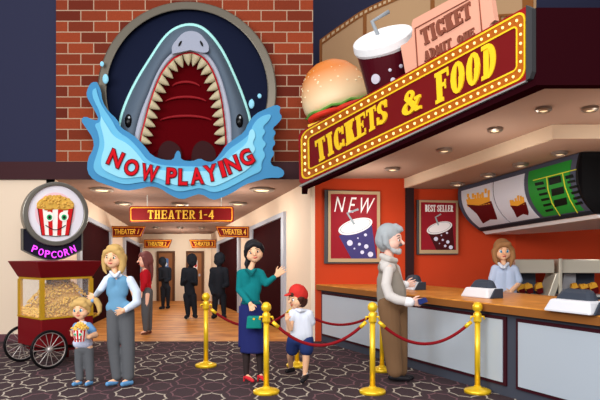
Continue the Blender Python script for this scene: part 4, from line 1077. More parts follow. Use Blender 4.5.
def rope(a_, b_, z0, z1, sag, label, offa=.10, offb=.10):
    A_, B_ = stp[a_].copy(), stp[b_].copy(); d = (B_-A_).normalized()
    A_ += d*offa; B_ -= d*offb; A_.z = z0; B_.z = z1
    pts = []
    for i in range(25):
        f = i/24; p = A_.lerp(B_,f); p.z -= sag*(4*f*(1-f)); pts.append(p)
    r = mk('velvet_rope', tube(B(), pts, .0175, 12), ropem, sm=True); tag(r, label, 'rope', 'dark red velvet ropes')
    for p, q in ((pts[0],pts[1]),(pts[-1],pts[-2])):
        e = (q-p).normalized(); mk('rope_end', tube(B(), [p-e*.04, p+e*.05], .022, 10), goldm, r, sm=True)
rope('A','E',.76,.76,.21,'dark red rope passing behind the teal sweater woman')
rope('E','F',.74,.74,.15,'dark red rope running behind the boy towards the man')
rope('B','C',.765,.765,.235,'dark red rope in front of the boy in shorts')
rope('C','D',.765,.765,.22,'dark red rope in front of the man in brown trousers')
# ================================================================ POPCORN CART
cm = mat('cart_maroon',(112,16,22),.45); cm2 = mat('cart_dark',(88,12,18),.5); gpost = mat('cart_gold',(214,166,44),.35,.4)
th = math.radians(49); Rd = Vector((math.cos(th),math.sin(th),0)); Ld2 = Vector((-math.sin(th),math.cos(th),0)); CC = Vector(((41-300)/600*8.0, 8.0, 0))
WR, WL = .76, .70
ct = thing('popcorn_cart', CC+Rd*WR/2+Ld2*WL/2, 'dark red popcorn cart with glass case, golden posts and spoked wheels', 'popcorn cart')
def cp(r,l,z): return CC+Rd*r+Ld2*l+Vector((0,0,z))
def cbox(bm, r0,r1,l0,l1,z0,z1,e=0,f=0):
    return hexa(bm, [cp(r0-f,l0-f,z0),cp(r1+f,l0-f,z0),cp(r1+f,l1+f,z0),cp(r0-f,l1+f,z0)],[cp(r0-e,l0-e,z1),cp(r1+e,l0-e,z1),cp(r1+e,l1+e,z1),cp(r0-e,l1+e,z1)])
ZB, ZM, ZR, ZT = .28, .66, 1.22, 1.44
mk('body', cbox(B(),0,WR,0,WL,ZB,ZM), cm, ct, bevel=.01)
mk('roof', cbox(B(),0,WR,0,WL,ZR,ZT,.10,.0), cm, ct, bevel=.008)
mk('roof_ledge', cbox(B(),.01,WR-.01,.01,WL-.01,ZR-.03,ZR), gpost, ct)
for r_,l_ in ((.025,.025),(WR-.025,.025),(.025,WL-.025),(WR-.025,WL-.025)):
    mk('post', cbox(B(), r_-.026,r_+.026,l_-.026,l_+.026,ZM,ZR-.03), gpost, ct)
mk('case_sill', cbox(B(),.0,WR,.0,WL,ZM,ZM+.02,.006,.006), gpost, ct)
gm = bpy.data.materials.new('case_glass'); gm.use_nodes = True; b_ = gm.node_tree.nodes['Principled BSDF']; b_.inputs['Base Color'].default_value = (.92,.96,1,1); b_.inputs['Roughness'].default_value = .02; b_.inputs['Alpha'].default_value = .05; b_.inputs['Specular IOR Level'].default_value = .12
for nm,(a0,a1,c0,c1) in (('r',(.05,WR-.05,.015,.021)),('r2',(.05,WR-.05,WL-.021,WL-.015)),('l',(.015,.021,.05,WL-.05)),('l2',(WR-.021,WR-.015,.05,WL-.05))):
    mk('glass_pane', cbox(B(),a0,a1,c0,c1,ZM+.02,ZR-.03), gm, ct)
# popcorn heap
rnd = random.Random(8); bm = B()
hh = lambda r,l: .10+.40*max(0,1-((r-.44)/.40)**2)*max(0,1-((l-.33)/.42)**2)
N_ = 16; grid = [[bm.verts.new(cp(.06+(WR-.12)*i/N_, .06+(WL-.12)*j/N_, ZM+.02+hh(WR*i/N_,WL*j/N_))) for j in range(N_+1)] for i in range(N_+1)]
for i in range(N_):
    for j in range(N_): bm.faces.new((grid[i][j],grid[i+1][j],grid[i+1][j+1],grid[i][j+1]))
gl = [[bm.verts.new(cp(.06+(WR-.12)*i/N_, .06+(WL-.12)*j/N_, ZM+.02)) for i,j in e] for e in ([(i,0) for i in range(N_+1)],[(N_,j) for j in range(N_+1)],[(N_-i,N_) for i in range(N_+1)],[(0,N_-j) for j in range(N_+1)])]
tops = [[grid[i][0] for i in range(N_+1)],[grid[N_][j] for j in range(N_+1)],[grid[N_-i][N_] for i in range(N_+1)],[grid[0][N_-j] for j in range(N_+1)]]
for g_, t_ in zip(gl, tops):
    for i in range(N_): bm.faces.new((g_[i],g_[i+1],t_[i+1],t_[i]))
hp = mk('popcorn_heap', bm, mat('popcorn_deep',(206,160,84),.9,noise=.3,nscale=18), ct, sm=True, kind='stuff')
bm = B()
def kern(bm, c, r):
    for _ in range(3):
        o2_ = Vector((rnd.uniform(-1,1),rnd.uniform(-1,1),rnd.uniform(-1,1)))*r*.6
        bmesh.ops.create_icosphere(bm, subdivisions=1, radius=r*rnd.uniform(.6,.9), matrix=Matrix.Translation(c+o2_))
for i in range(620):
    r_ = rnd.uniform(.05,WR-.05); l_ = rnd.uniform(.05,WL-.05)
    side = rnd.random()
    if side < .45: z = ZM+.03+hh(r_,l_)
    elif side < .75: l_ = .05; z = ZM+.03+rnd.random()*hh(r_,.0)
    else: r_ = .05; z = ZM+.03+rnd.random()*hh(0,l_)
    kern(bm, cp(r_,l_,z), .017)
k_o = mk('popcorn_kernels', bm, mat('popcorn_light',(236,190,92),.9,noise=.22,nscale=30), ct, sm=True, kind='stuff')
# wheels
blk = mat('wheel_black',(18,16,18),.5); spk = mat('spoke_steel',(176,168,164),.35,.5)
for l_ in (-.06, WL+.05):
    c = cp(.085,l_,.262)
    def wp(r,a_,d=0): return c+Rd*(r*math.cos(a_))+Vector((0,0,r*math.sin(a_)))+Ld2*d
    bm = B(); rows = []
    for i in range(48):
        a_ = 2*PI*i/48; rows.append([bm.verts.new(wp(.243+.019*math.cos(b2), a_, .019*math.sin(b2))) for b2 in [2*PI*q/10 for q in range(10)]])
    for i in range(48):
        r1, r2 = rows[i], rows[(i+1)%48]
        for q in range(10): bm.faces.new((r1[q],r1[(q+1)%10],r2[(q+1)%10],r2[q]))
    w_ = mk('wheel', bm, blk, ct, sm=True)
    bm = B()
    for i in range(14): tube(bm, [wp(.02,2*PI*i/14), wp(.232,2*PI*i/14)], .0045, 6)
    mk('spokes', bm, spk, w_)
    bm = B(); rows = []
    for i in range(48):
        a_ = 2*PI*i/48; rows.append([bm.verts.new(wp(.222+.006*math.cos(b2), a_, .010*math.sin(b2))) for b2 in [2*PI*q/6 for q in range(6)]])
    for i in range(48):
        r1, r2 = rows[i], rows[(i+1)%48]
        for q in range(6): bm.faces.new((r1[q],r1[(q+1)%6],r2[(q+1)%6],r2[q]))
    mk('rim', bm, spk, w_, sm=True)
    mk('hub', lathe(B(), [(0,-.04),(.035,-.04),(.04,0),(.035,.04),(0,.04)], c, 16, axis=Ld2), spk, w_, sm=True)
mk('axle', tube(B(), [cp(.085,-.06,.262), cp(.085,WL+.05,.262)], .015), blk, ct)
for l_ in (.06,WL-.06): mk('rest_leg', cbox(B(), WR-.09,WR-.04,l_-.025,l_+.025,0,ZB), cm2, ct)
mk('shelf', cbox(B(),.10,WR-.02,.05,WL-.05,.20,.23), cm2, ct)
mk('push_handle', tube(B(), [cp(WR,.1,.60),cp(WR+.14,.1,.66),cp(WR+.14,WL-.1,.66),cp(WR,WL-.1,.60)], .016), gpost, ct, sm=True)
# ================================================================ PEOPLE
skin = mat('skin',(240,188,150),.7,spec=.15); skinp = mat('skin_pink',(250,196,170),.6); skin_m = mat('skin_man',(244,196,178),.6)
eyew = mat('eye_white',(248,248,250),.3); pup = mat('pupil',(24,20,24),.2); lipm = mat('lips',(206,88,84),.5); lipd = mat('mouth_line',(150,60,54),.5)
class Man:
    def __init__(s, name, foot, label, hx=None):
        s.Y = ground_Y(foot[1]); s.k = s.Y/F
        s.o = thing('person', P(foot[0],foot[1],s.Y), label, 'person'); s.o.location.z = 0
        s.body = B()
    def J(s, x, y, d=0): return P(x, y, s.Y+d)
    def c(s, bm, a, b, sq=1, ax=(0,1,0)):
        "capsule from a to b, each (px,py,radius_px[,depth])"
        da = a[3] if len(a) > 3 else 0; db = b[3] if len(b) > 3 else 0
        caps(bm, s.J(a[0],a[1],da), a[2]*s.k, s.J(b[0],b[1],db), b[2]*s.k, ax, sq)
    def chain(s, bm, pts, sq=1, ax=(0,1,0)):
        for a, b in zip(pts, pts[1:]): s.c(bm, a, b, sq, ax)
    def limb(s, pts, sq=1):
        n = [(p[0],p[1],p[2]*(.78 if p[2] > 4 else 1))+tuple(p[3:]) for p in pts]
        flat = abs(pts[0][1]-pts[-1][1]) < 4 and abs(pts[0][0]-pts[-1][0]) > 6 and len(pts) < 5 and pts[0][2] > 1.9
        s.chain(s.body, n, .6 if flat else (sq if sq == 1 else sq*.8))
    def wear(s, name, chains, m, sq=1, vox=.010, it=2, **kw):
        bm = B()
        for ch in chains:
            q = sq
            if isinstance(ch, tuple): ch, q = ch
            s.chain(bm, ch, q)
        return fuse(name, bm, m, s.o, vox, it, **kw)
    def head(s, x, y, R, yaw=0, roll=0, pitch=0, d=0, jaw=.47, nose=.11):
        s.R = R*s.k; s.hc = s.J(x,y,d)
        f = Vector((math.sin(yaw),-math.cos(yaw),0)); r = Vector((math.cos(yaw),math.sin(yaw),0)); u = Vector((0,0,1))
        M = Matrix.Rotation(roll,3,f); r = M@r; u = M@u
        M = Matrix.Rotation(pitch,3,r); f = M@f; u = M@u
        s.f, s.r, s.u = f, r, u
        b = s.body; H = s.H
        caps(b, H(0,-.08,.22), s.R*.76, H(0,.06,.12), s.R*.72); caps(b, H(0,.16,-.25), s.R*.58, H(0,.26,-.55), s.R*.36)
        caps(b, H(-.24,.16,-.25), s.R*.50, H(.24,.16,-.25), s.R*.50); caps(b, H(-.12,.24,-.5), s.R*.36, H(.12,.24,-.5), s.R*.36)
        caps(b, H(0,.74,.02), s.R*nose*.6, H(0,.90,-.20), s.R*nose)
        for e in (-1,1): caps(b, H(e*.74,-.02,.02), s.R*.13, H(e*.72,.0,-.18), s.R*.09)
    def H(s, x, y, z): return s.hc+s.r*x*s.R+s.f*y*s.R+s.u*z*s.R
    def neck(s, x, y, r, d=0): caps(s.body, s.H(0,-.1,-.4), r*s.k, s.J(x,y,d), r*1.1*s.k)
    def face(s, iris=(70,150,190), brow=(150,100,60), lips=True, es=1.0, smile=True, sides=(-1,1), glam=False):
        R = s.R; im = mat('iris%d_%d'%(iris[0],iris[2]), iris, .3); bmm = mat('brow%d'%brow[0], brow, .7)
        Mr = Matrix((s.r, s.f, s.u)).transposed()
        for e in sides:
            c = s.H(e*.30,.62,.02)
            ey = mk('eye', ball(B(), c, R*.16*es, 1.0,.6,.95, n=8, M=Mr), eyew, s.o, sm=True)
            mk('iris', ball(B(), s.H(e*.30,.695,.01), R*.105*es, 1,.35,1.1, n=8, M=Mr), im, ey, sm=True)
            mk('pupil', ball(B(), s.H(e*.30,.72,.01), R*.055*es, 1,.3,1.1, n=6, M=Mr), pup, ey, sm=True)
            bm = B(); tube(bm, [s.H(e*.13,.70,.16),s.H(e*.30,.715,.20),s.H(e*.47,.60,.14)], [R*.02,R*.03,R*.022], 6); mk('eyelash', bm, pup, ey, sm=True)
            bm = B(); tube(bm, [s.H(e*.12,.70,.30),s.H(e*.32,.66,.36),s.H(e*.53,.55,.29)], [R*.03,R*.045,R*.02], 6); mk('eyebrow', bm, bmm, s.o, sm=True)
        if smile:
            bm = B(); tube(bm, [s.H(-.20,.62,-.44),s.H(-.09,.685,-.49),s.H(0,.70,-.505),s.H(.09,.685,-.49),s.H(.20,.62,-.44)], [R*.02,R*.05,R*.062,R*.05,R*.02], 8); mk('mouth', bm, lipm if lips else lipd, s.o, sm=True)
    def hand(s, w, dirv, side, nrm, L, curl=.35, spread=.12, thumb=1):
        "five separate fingers; side = direction across the palm towards the thumb"
        w = Vector(w); d = Vector(dirv).normalized(); sd = Vector(side); sd = (sd-d*sd.dot(d)).normalized(); n = d.cross(sd) if nrm > 0 else sd.cross(d)
        b = s.body
        for q in (-.16,0,.16): caps(b, w+sd*q*L*.6, L*.13, w+d*L*.42+sd*q*L*1.05, L*.115, n, .75)
        for i,(q,ln) in enumerate(((.24,.40),(.08,.47),(-.08,.44),(-.23,.34))):
            p = w+d*L*.44+sd*q*L; dd = (d+sd*q*spread*3).normalized()
            M = Matrix.Rotation(curl if nrm>0 else -curl,3,sd)
            for j in range(3):
                e = p+dd*ln*L*(.42,.32,.26)[j]; caps(b, p, L*(.062,.056,.05)[j], e, L*(.056,.05,.042)[j], n=8); p = e; dd = M@dd
        p = w+d*L*.12+sd*L*.20*thumb; dd = (d*.7+sd*.75*thumb).normalized()
        e = p+dd*L*.26; caps(b, p, L*.08, e, L*.065, n=8); dd = (d*.95+sd*.35*thumb+n*.1).normalized(); caps(b, e, L*.065, e+dd*L*.22, L*.05, n=8)
    def finish(s, m, vox=.0065): return fuse('body', s.body, m, s.o, vox, 2)
    def hair(s, chains, m, vox=.008, name='hair', **kw):
        "chains of (x,y,z,r) in head units"
        bm = B()
        for ch in chains:
            for a, b in zip(ch, ch[1:]): caps(bm, s.H(*a[:3]), a[3]*s.R, s.H(*b[:3]), b[3]*s.R)
        return fuse(name, bm, m, s.o, vox, 2, **kw)
    def shoe(s, name, a, b, m, heel=None):
        "slipper from heel a to toe b (px,py,r,d)"
        bm = B(); s.c(bm, a, b)
        for v in bm.verts: v.co.z = max(v.co.z, .004)
        if heel: s.c(bm, *heel)
        return fuse(name, bm, m, s.o, .007, 1)
# ---------------------------------------------------------------- mother
blond = mat('hair_blond',(196,160,98),.7); sw = mat('sweater_blue',(100,146,178),.9,spec=.1); shirt = mat('shirt_pale',(206,218,236),.8); grey_t = mat('trousers_grey',(90,92,96),.9,spec=.1); bshoe = mat('shoe_blue',(96,150,198),.6)
m = Man('mother', (118,386), 'blond woman in light blue sweater vest and grey trousers beside the girl')
m.head(113.6,257.6,11.3, yaw=-.12, roll=-.06); m.neck(115,274,2.6)
m.limb([(107.5,279,3.2),(115,281,4.6),(124,279,4),(130.5,280.5,3.4)]); m.limb([(116,282,8),(116,296,6.5),(119,308,8.5)], .65)
m.limb([(107,280,3.2),(101,289,2.6,-.05),(95.5,295.5,2.0,.10)]); m.limb([(130.5,281,3.4),(137.5,303,2.9,.0),(123,310.5,2.1,-.2)])
m.limb([(114.5,312,7),(114,345,4.6),(116.5,377,2.6)]); m.limb([(126.5,312,7),(128,345,4.6),(128.5,377,2.6)])
m.limb([(116.5,380,2.4),(110,382.5,2.2,-.06)]); m.limb([(128.5,380,2.4),(124,382.5,2.2,-.06)])
m.hand(m.J(95,296,.11), (-.9,-.1,-.25), (.1,0,1), 1, .115, .3); m.hand(m.J(124,310.5,-.2), (-.85,-.2,-.25), (0,-.3,1), 1, .125, .5)
m.finish(skin); m.face((96,130,90),(180,130,80), es=.85)
m.hair([[(0,-.2,.38,.86),(0,-.25,.1,.84)],[(-.15,.42,.78,.36),(.35,.42,.72,.36)],[(-.1,.55,.66,.25),(-.55,.45,.45,.26),(-.78,.2,0,.24),(-.80,.1,-.6,.24),(-.72,.1,-1.15,.16),(-.5,.15,-1.45,.06)],
  [(.1,.55,.70,.25),(.62,.42,.45,.28),(.85,.15,0,.30),(.88,.0,-.6,.32),(.78,.0,-1.1,.26),(.55,.1,-1.5,.08)],[(-.6,-.3,0,.45),(-.6,-.35,-.9,.3)],[(.6,-.3,0,.5),(.6,-.35,-.9,.35)],[(0,-.5,-.2,.6),(0,-.5,-.9,.4)]], blond)
m.wear('shirt', [[(107.5,279.5,4.2),(101,289,3.6,-.05),(96.5,294.5,2.9,.09)],[(130,280.5,4.6),(136.5,292,4.4),(137,302.5,4.2,.0),(126,309.6,3.2,-.17)],[(110.5,272.0,1.5,-.05),(114.8,276.5,1.6,-.085)],[(119.5,272.0,1.5,-.05),(115.6,276.5,1.6,-.085)],[(110,275.8,2.8,-.01),(120,275.8,2.8,-.01)]], shirt)
m.wear('sweater_vest', [([(110,281,4.0),(126.5,281,4.3)],.62),([(112,282,6.5),(112,292,6)],.8),([(123,282,7),(122,292,6.2)],.8),([(116.5,293,8.6),(117,299,8.6),(118.5,307.5,10.2)],.72),([(113,307.5,7.2),(125,307.5,7.4)],.85)], sw, it=4)
0 and m.wear('vest_collar', [[(109.0,277.5,.8,-.06),(111.5,283,.8,-.10),(116.5,285.2,.8,-.115),(121.5,282.5,.8,-.10),(124,277.5,.8,-.05)]], mat('sweater_trim',(84,134,170),.8), vox=.006)
m.wear('trousers', [([(114.5,312,8),(113.5,345,6.4),(117,376,5.2)],.85),([(126.5,312,8),(128,345,6.8),(128.5,376,5.8)],.85),([(116,310.5,7.5),(125,310.5,7.5)],.85)], grey_t)
for a,b in (((116,382.5,2.5),(107.5,384,2.2,-.10)),((131,382.5,2.6),(122.5,384.2,2.3,-.10))): m.shoe('shoe', a, b, bshoe)
# ---------------------------------------------------------------- girl
m = Man('girl', (82,386), 'small blond girl with ponytail holding a striped popcorn bucket')
m.head(81,310.0,10.2, yaw=-.12, roll=.06); m.neck(82,323,2.2)
m.limb([(77,325,2.6),(88,325,2.8)]); m.limb([(82.5,328,6.2),(83,342,7)], .65)
m.limb([(76.5,325.5,2.6),(72.5,333,2.2,-.05),(72.5,335,1.9,-.12)]); m.limb([(89,326,3),(95,335,3.2,-.03),(89,337,2.4,-.17)])
m.limb([(79,347,4.6),(79,365,3),(79.5,379,2)]); m.limb([(89,347,4.6),(89.5,365,3),(90,379,2)])
m.limb([(79.5,381,2.0),(76,383,1.8,-.05)]); m.limb([(90,381,2.0),(87,383,1.8,-.05)])
m.hand(m.J(72,334,-.13), (.1,-.45,.55), (.9,-.2,-.2), 1, .085, .45); m.hand(m.J(88.5,337,-.18), (-.8,-.55,.25), (0,-.2,1), 1, .085, .5)
m.finish(skin); m.face((60,130,160),(190,130,80), es=1.15)
m.hair([[(0,-.2,.42,.86),(0,-.25,.1,.84)],[(-.25,.46,.74,.34),(.45,.44,.68,.34)],[(.0,.55,.72,.25),(-.55,.5,.50,.27),(-.80,.25,.1,.22),(-.82,.15,-.3,.16),(-.75,.15,-.6,.07)],[(.15,.55,.70,.25),(.66,.42,.45,.27),(.85,.1,.1,.22),(.85,.05,-.25,.12)],[(.7,-.3,.6,.45),(1.05,-.4,.8,.22)]], blond)
m.hair([[(1.05,-.4,.80,.2),(1.45,-.35,.85,.30),(1.72,-.35,.35,.30),(1.78,-.3,-.2,.22),(1.6,-.3,-.6,.07)]], blond, name='ponytail')
m.hair([[(1.15,-.55,.86,.2),(1.15,-.2,.84,.2)]], mat('hair_tie_blue',(120,160,210),.6), name='hair_tie')
m.wear('tee_shirt', [([(79,326,3.8),(87,326,3.8)],.8),([(82.5,328,7.4),(82.5,338,8.6)],.72),([(78.5,343,5.6),(87,343,5.6)],.95)], mat('tee_pale',(206,212,236),.8))
m.wear('sleeve', [[(76.5,326,3.6),(74.5,330,3.4,-.03)]], mat('sleeve_blue',(106,150,196),.8)); m.wear('sleeve', [[(88.5,326,4.0),(92.5,331,4.2,-.02)]], MC['sleeve_blue'])
m.wear('trousers', [([(79.5,351,5.2),(79,365,4.4),(79.8,378,3.9)],.85),([(88.5,351,5.3),(89.5,365,4.6),(90,378,4.1)],.85),([(80,350,5.0),(88,350,5.0)],.9)], grey_t)
for a,b in (((80,382.6,2.3),(73.5,384.2,1.9,-.08)),((91,382.6,2.3),(86.5,384.2,1.9,-.08))): m.shoe('shoe', a, b, bshoe)
bk = thing('popcorn_bucket', m.J(78,342,-.27), 'striped popcorn bucket with a smiling face held by the small girl', 'popcorn bucket')
pf2 = front(m.Y-.27)
zc_ = .085
bm = B(); lathe(bm, [(0,0),(5.0*m.k,0),(6.9*m.k,11.5*m.k),(0,11.5*m.k)], pf2(78,342,-.06), 28); mk('bucket', bm, mat('bucket_white',(248,244,238)), bk)
def cyl(u, v, d):   # wrap the print round the bucket
    r = (5.0+1.9*v)*m.k+.003+d; a_ = (u-.5)*2.5; c = pf2(78,342,-.06); return Vector((c.x+math.sin(a_)*r, c.y-math.cos(a_)*r, c.z+v*11.5*m.k))
bm = B()
for i in range(5):
    u0 = i*.2+.05
    for j in range(3): slab(bm, [(u0+.1*j/3,0),(u0+.1*(j+1)/3,0),(u0+.1*(j+1)/3,1),(u0+.1*j/3,1)], cyl, .0, .002)
mk('red_stripes', bm, mat('bucket_red',(206,26,30)), bk)
for ex in (.35,.65):
    mk('eye', slab(B(), ell(ex,.66,.10,.15,16), cyl, .002,.004), MC['bucket_white'], bk); mk('iris', slab(B(), ell(ex,.64,.07,.11,16), cyl, .004,.006), MC['eye_green'], bk)
bm = B(); strip(bm, [(.3+.4*i/8,.30-.12*math.sin(PI*i/8)) for i in range(9)], .04, cyl, .003,.006); mk('smile', bm, MC['outline_dark'], bk)
bm = B(); rnd = random.Random(4)
for i in range(90):
    a_ = rnd.uniform(0,2*PI); r = math.sqrt(rnd.random()); c = pf2(78,342,-.06)
    kern(bm, Vector((c.x+math.cos(a_)*r*7.6*m.k, c.y+math.sin(a_)*r*6.5*m.k, c.z+(11.5+ (1-r*r)*5.5+rnd.random())*m.k)), .013)
mk('popcorn', bm, MC['popcorn_light'], bk, sm=True, kind='stuff')
# ---------------------------------------------------------------- woman in teal
hblack = mat('hair_black',(34,32,36),.45); teal = mat('sweater_teal',(18,116,120),.9,spec=.1); teald = mat('teal_band',(10,86,90),.9); navyc = mat('skirt_navy',(36,42,98),.9,spec=.1); redsh = mat('shoe_red',(214,48,58),.4)
m = Man('teal', (253,382), 'dark haired woman in teal sweater and navy skirt with one hand raised')
m.head(254,252.4,11.0, yaw=.10, roll=.2); m.neck(251,269,2.4)
m.limb([(241.5,272.5,3.4),(251,273,4.8),(260,272.5,3.4)]); m.limb([(250,275,7),(251,290,6.2),(251,303,8.5)], .65)
m.limb([(240.5,273,3.2),(240.5,290,2.6,-.02),(250.5,304,1.9,-.16)]); m.limb([(261,273,3.2),(266.5,284,2.6,-.02),(277,275,1.8,-.02)])
m.limb([(247,305,7),(246.5,335,4.6),(246.3,374,1.9,.0)]); m.limb([(257,305,7),(259,335,4.6),(260.2,373,1.9,.0)])
m.limb([(246.3,375,2.0),(252,379.5,1.6,-.08)]); m.limb([(260.2,374,2.0),(263.5,379.5,1.6,-.08)])
m.hand(m.J(277,275,-.02), (.75,-.1,.65), (-.6,0,.75), 1, .15, .12); m.hand(m.J(250.5,304,-.16), (.3,-.25,-.85), (.85,-.1,.2), -1, .12, .8)
m.finish(skin); m.face((84,60,50),(40,30,30), es=.8)
m.hair([[(0,-.2,.40,.84),(0,-.3,.1,.80)],[(.1,.45,.76,.32),(.62,.40,.50,.30),(.80,.2,.15,.22),(.80,.12,-.10,.12)],[(.0,.5,.76,.28),(-.45,.50,.55,.27),(-.70,.35,.25,.22),(-.80,.2,-.15,.16),(-.78,.1,-.5,.08)],[(-.4,-.6,-.3,.35),(-.85,-.5,-.9,.24),(-.95,-.4,-1.4,.08)]], hblack)
m.wear('sweater', [([(243,273.5,5),(258.5,273,4.8)],.75),([(246,276,6.5),(246.5,290,6)],.75),([(256,276,6.5),(255.5,290,6)],.75),([(251,290,8.8),(251,301.5,9.2)],.7),[(240.8,273.5,4.2),(239.6,290,3.8,-.02),(248.5,301.8,2.9,-.14)],[(261,273.5,4.0),(266,283.5,3.6,-.02),(274,277.5,2.7,-.02)]], teal, it=3)
m.wear('sweater_hem', [([(242.8,303,1.6,-.06),(251,304,1.6,-.09),(259.5,303,1.6,-.06)],.9)], teald, vox=.006)
m.wear('neck_trim', [([(246,270,1.1,-.07),(251.5,275.5,1.1,-.11),(256,269.5,1.1,-.07)],.8)], teald, vox=.006)
def skirt(m, rings, name='skirt'):
    bm = B(); rows = []
    for j, (cx_, y_, rx_, ry_) in enumerate(rings):
        c = m.J(cx_, y_); f_ = j/(len(rings)-1); row = []
        for q_ in range(64):
            a_ = 2*PI*q_/64; w_ = 1+.035*f_*math.sin(a_*9+.6)
            row.append(bm.verts.new(c+Vector((math.cos(a_)*rx_*w_*m.k, math.sin(a_)*ry_*w_*m.k, 0))))
        rows.append(row)
    for a_, b_ in zip(rows, rows[1:]):
        for q_ in range(64): bm.faces.new((a_[q_],a_[(q_+1)%64],b_[(q_+1)%64],b_[q_]))
    bm.faces.new(rows[0]); bm.faces.new(rows[-1][::-1]); return mk(name, bm, navyc, m.o, sm=True)
skirt(m, [(251,301,9.5,7.0),(251.5,304,11.0,8),(252,310,12.4,8.8),(253,322,13.4,9.4),(254,336,14.2,10),(254.8,350,14.8,10.4),(254.8,352,14.8,10.4),(254.8,351.9,13.5,9.2)])
skirt(m, [(244.5,306,5.5,5.0),(243.5,322,5.0,4.5),(242.6,344,4.4,4.2),(242.6,347,4.3,4.1),(242.6,346.9,3.6,3.4)], 'skirt_panel')
m.wear('stockings', [[(246.5,336,5.0),(246.3,354,4.1),(246.3,375.5,2.6)],[(259,336,5.0),(259.6,354,4.0),(260.2,374.5,2.6)]], mat('stocking_dark',(52,42,42),.7))
for a,b,h in (((246,376.5,2.4),(252.8,380.8,1.7,-.12),((244.5,377,1.3,.04),(243.8,381.5,.8,.04))),((260,375.5,2.4),(265,380.6,1.7,-.12),((258.4,376,1.3,.04),(257.8,381.3,.8,.04)))): m.shoe('high_heel', a, b, redsh, heel=h)
hb = thing('handbag', m.J(254,328,-.24), 'small teal handbag hanging from the hand of the woman in the navy skirt', 'handbag')
ph = front(m.Y-.22)
mk('bag_body', slab(B(), [(246.3,328.2),(262,328.2),(260.8,316),(247.6,316)], ph, -.05,.05), mat('bag_teal',(14,128,120),.4), hb, bevel=.012)
mk('handle', tube(B(), [ph(249.5,316,0)]+[ph(254.3-4.8*math.cos(PI*i/10), 316-5.8*math.sin(PI*i/10),0) for i in range(11)]+[ph(259,316,0)], .009, 8), MC['bag_teal'], hb, sm=True)
mk('clasp', slab(B(), ell(254.2,318.5,1.2,1.0,12), ph, .05,.058), gold, hb)
# ---------------------------------------------------------------- boy
capm = mat('cap_red',(206,50,44),.6); brown_h = mat('hair_dark_brown',(74,44,36),.6); bshirt = mat('boy_shirt',(222,228,242),.8); shorts = mat('shorts_navy',(40,56,108),.8); blks = mat('shoe_black',(30,28,32),.4); sock = mat('sock_white',(240,240,244),.8)
m = Man('boy', (303,384), 'boy in red cap, white shirt and navy shorts turned to the left')
m.head(297,298.8,10.4, yaw=-1.05, roll=.0, pitch=.12); m.neck(300.5,311,2.4)
m.limb([(292.5,312,3.0),(309,313,3.2)]); m.limb([(300.5,315,7),(301,335,7.8)], .8)
m.limb([(292.5,313,3,-.03),(290.5,329,2.5,-.10),(287,319.5,1.9,-.16)]); m.limb([(309.5,313.5,3,.0),(308,325,2.4,.10),(301,327,1.8,.24)])
m.limb([(294,345,5.0,.05),(290,356,3.4,.25),(291,367,2.3,.46)]); m.limb([(306,345,5.2),(306,360,3.6,-.0),(305,374,2.4,.02)])
m.limb([(291,368,2.2,.46),(288,371,1.8,.42)]); m.limb([(305,376,2.2),(304,381,1.8,-.1)])
m.hand(m.J(287,319.5,-.16), (.05,-.05,1), (.9,-.3,0), 1, .10, .5); m.hand(m.J(301,327,.24), (-.9,.1,.1), (0,.3,.8), 1, .10, .5)
m.finish(skin); m.face((70,50,40),(74,44,36), es=1.1, sides=(-1,1))
m.hair([[(0,-.25,.1,.86),(0,-.35,-.2,.74)],[(0,-.6,-.35,.45),(.0,-.6,-.5,.32)],[(.62,.0,.0,.34),(.66,.05,-.35,.14)],[(-.62,.0,.0,.3),(-.66,.05,-.3,.14)],[(-.3,.6,.55,.2),(.3,.6,.55,.2)]], brown_h)
m.hair([[(0,-.18,.55,.88),(0,-.1,.62,.84)],[(0,-.3,.35,.88),(0,-.2,.4,.88)]], capm, name='cap')
m.hair([[(-.25,.78,.58,.10),(-.2,1.2,.50,.08)],[(.25,.78,.58,.10),(.2,1.2,.50,.08)],[(0,.78,.60,.12),(0,1.28,.52,.09)]], capm, name='cap_brim')
m.wear('shirt', [([(296,313,4.4),(306,313.5,4.8)],.85),([(299,316,8.6),(300,328,10),(300.5,334,10.6)],.75),[(293,313.5,4.6,-.02),(291,320,4.2,-.05)],[(309,314,4.6),(311.5,322,4.2,.02)],([(304,318,8),(305,334,8.2)],.8)], bshirt)
m.wear('collar', [[(296.5,309.5,1.6,-.05),(300,311,1.7,-.09),(305,310.5,1.6,-.03)]], bshirt, vox=.006)
m.wear('shorts', [([(294,340,7.2,.02),(292.5,349,7.0,.10)],.9),([(306.5,340,7.4),(306.5,349,7.2)],.9),([(296,339,7),(305,339,7)],.9)], shorts, it=3)
m.wear('sock', [[(291,364.5,2.5,.44),(291,368,2.6,.46)]], sock); m.wear('sock', [[(305.3,371.5,2.6,.02),(305,376,2.6,.02)]], sock)
def ground_shoe(m, a, b, ma):
    bm = B(); m.c(bm, a, b)
    return fuse('shoe', bm, ma, m.o, .007, 1)
ground_shoe(m, (293,369.5,2.7,.46),(286.8,371.2,2.3,.36), blks); ground_shoe(m, (306,376.5,3.1,.02),(302.6,381,2.6,-.12), blks)
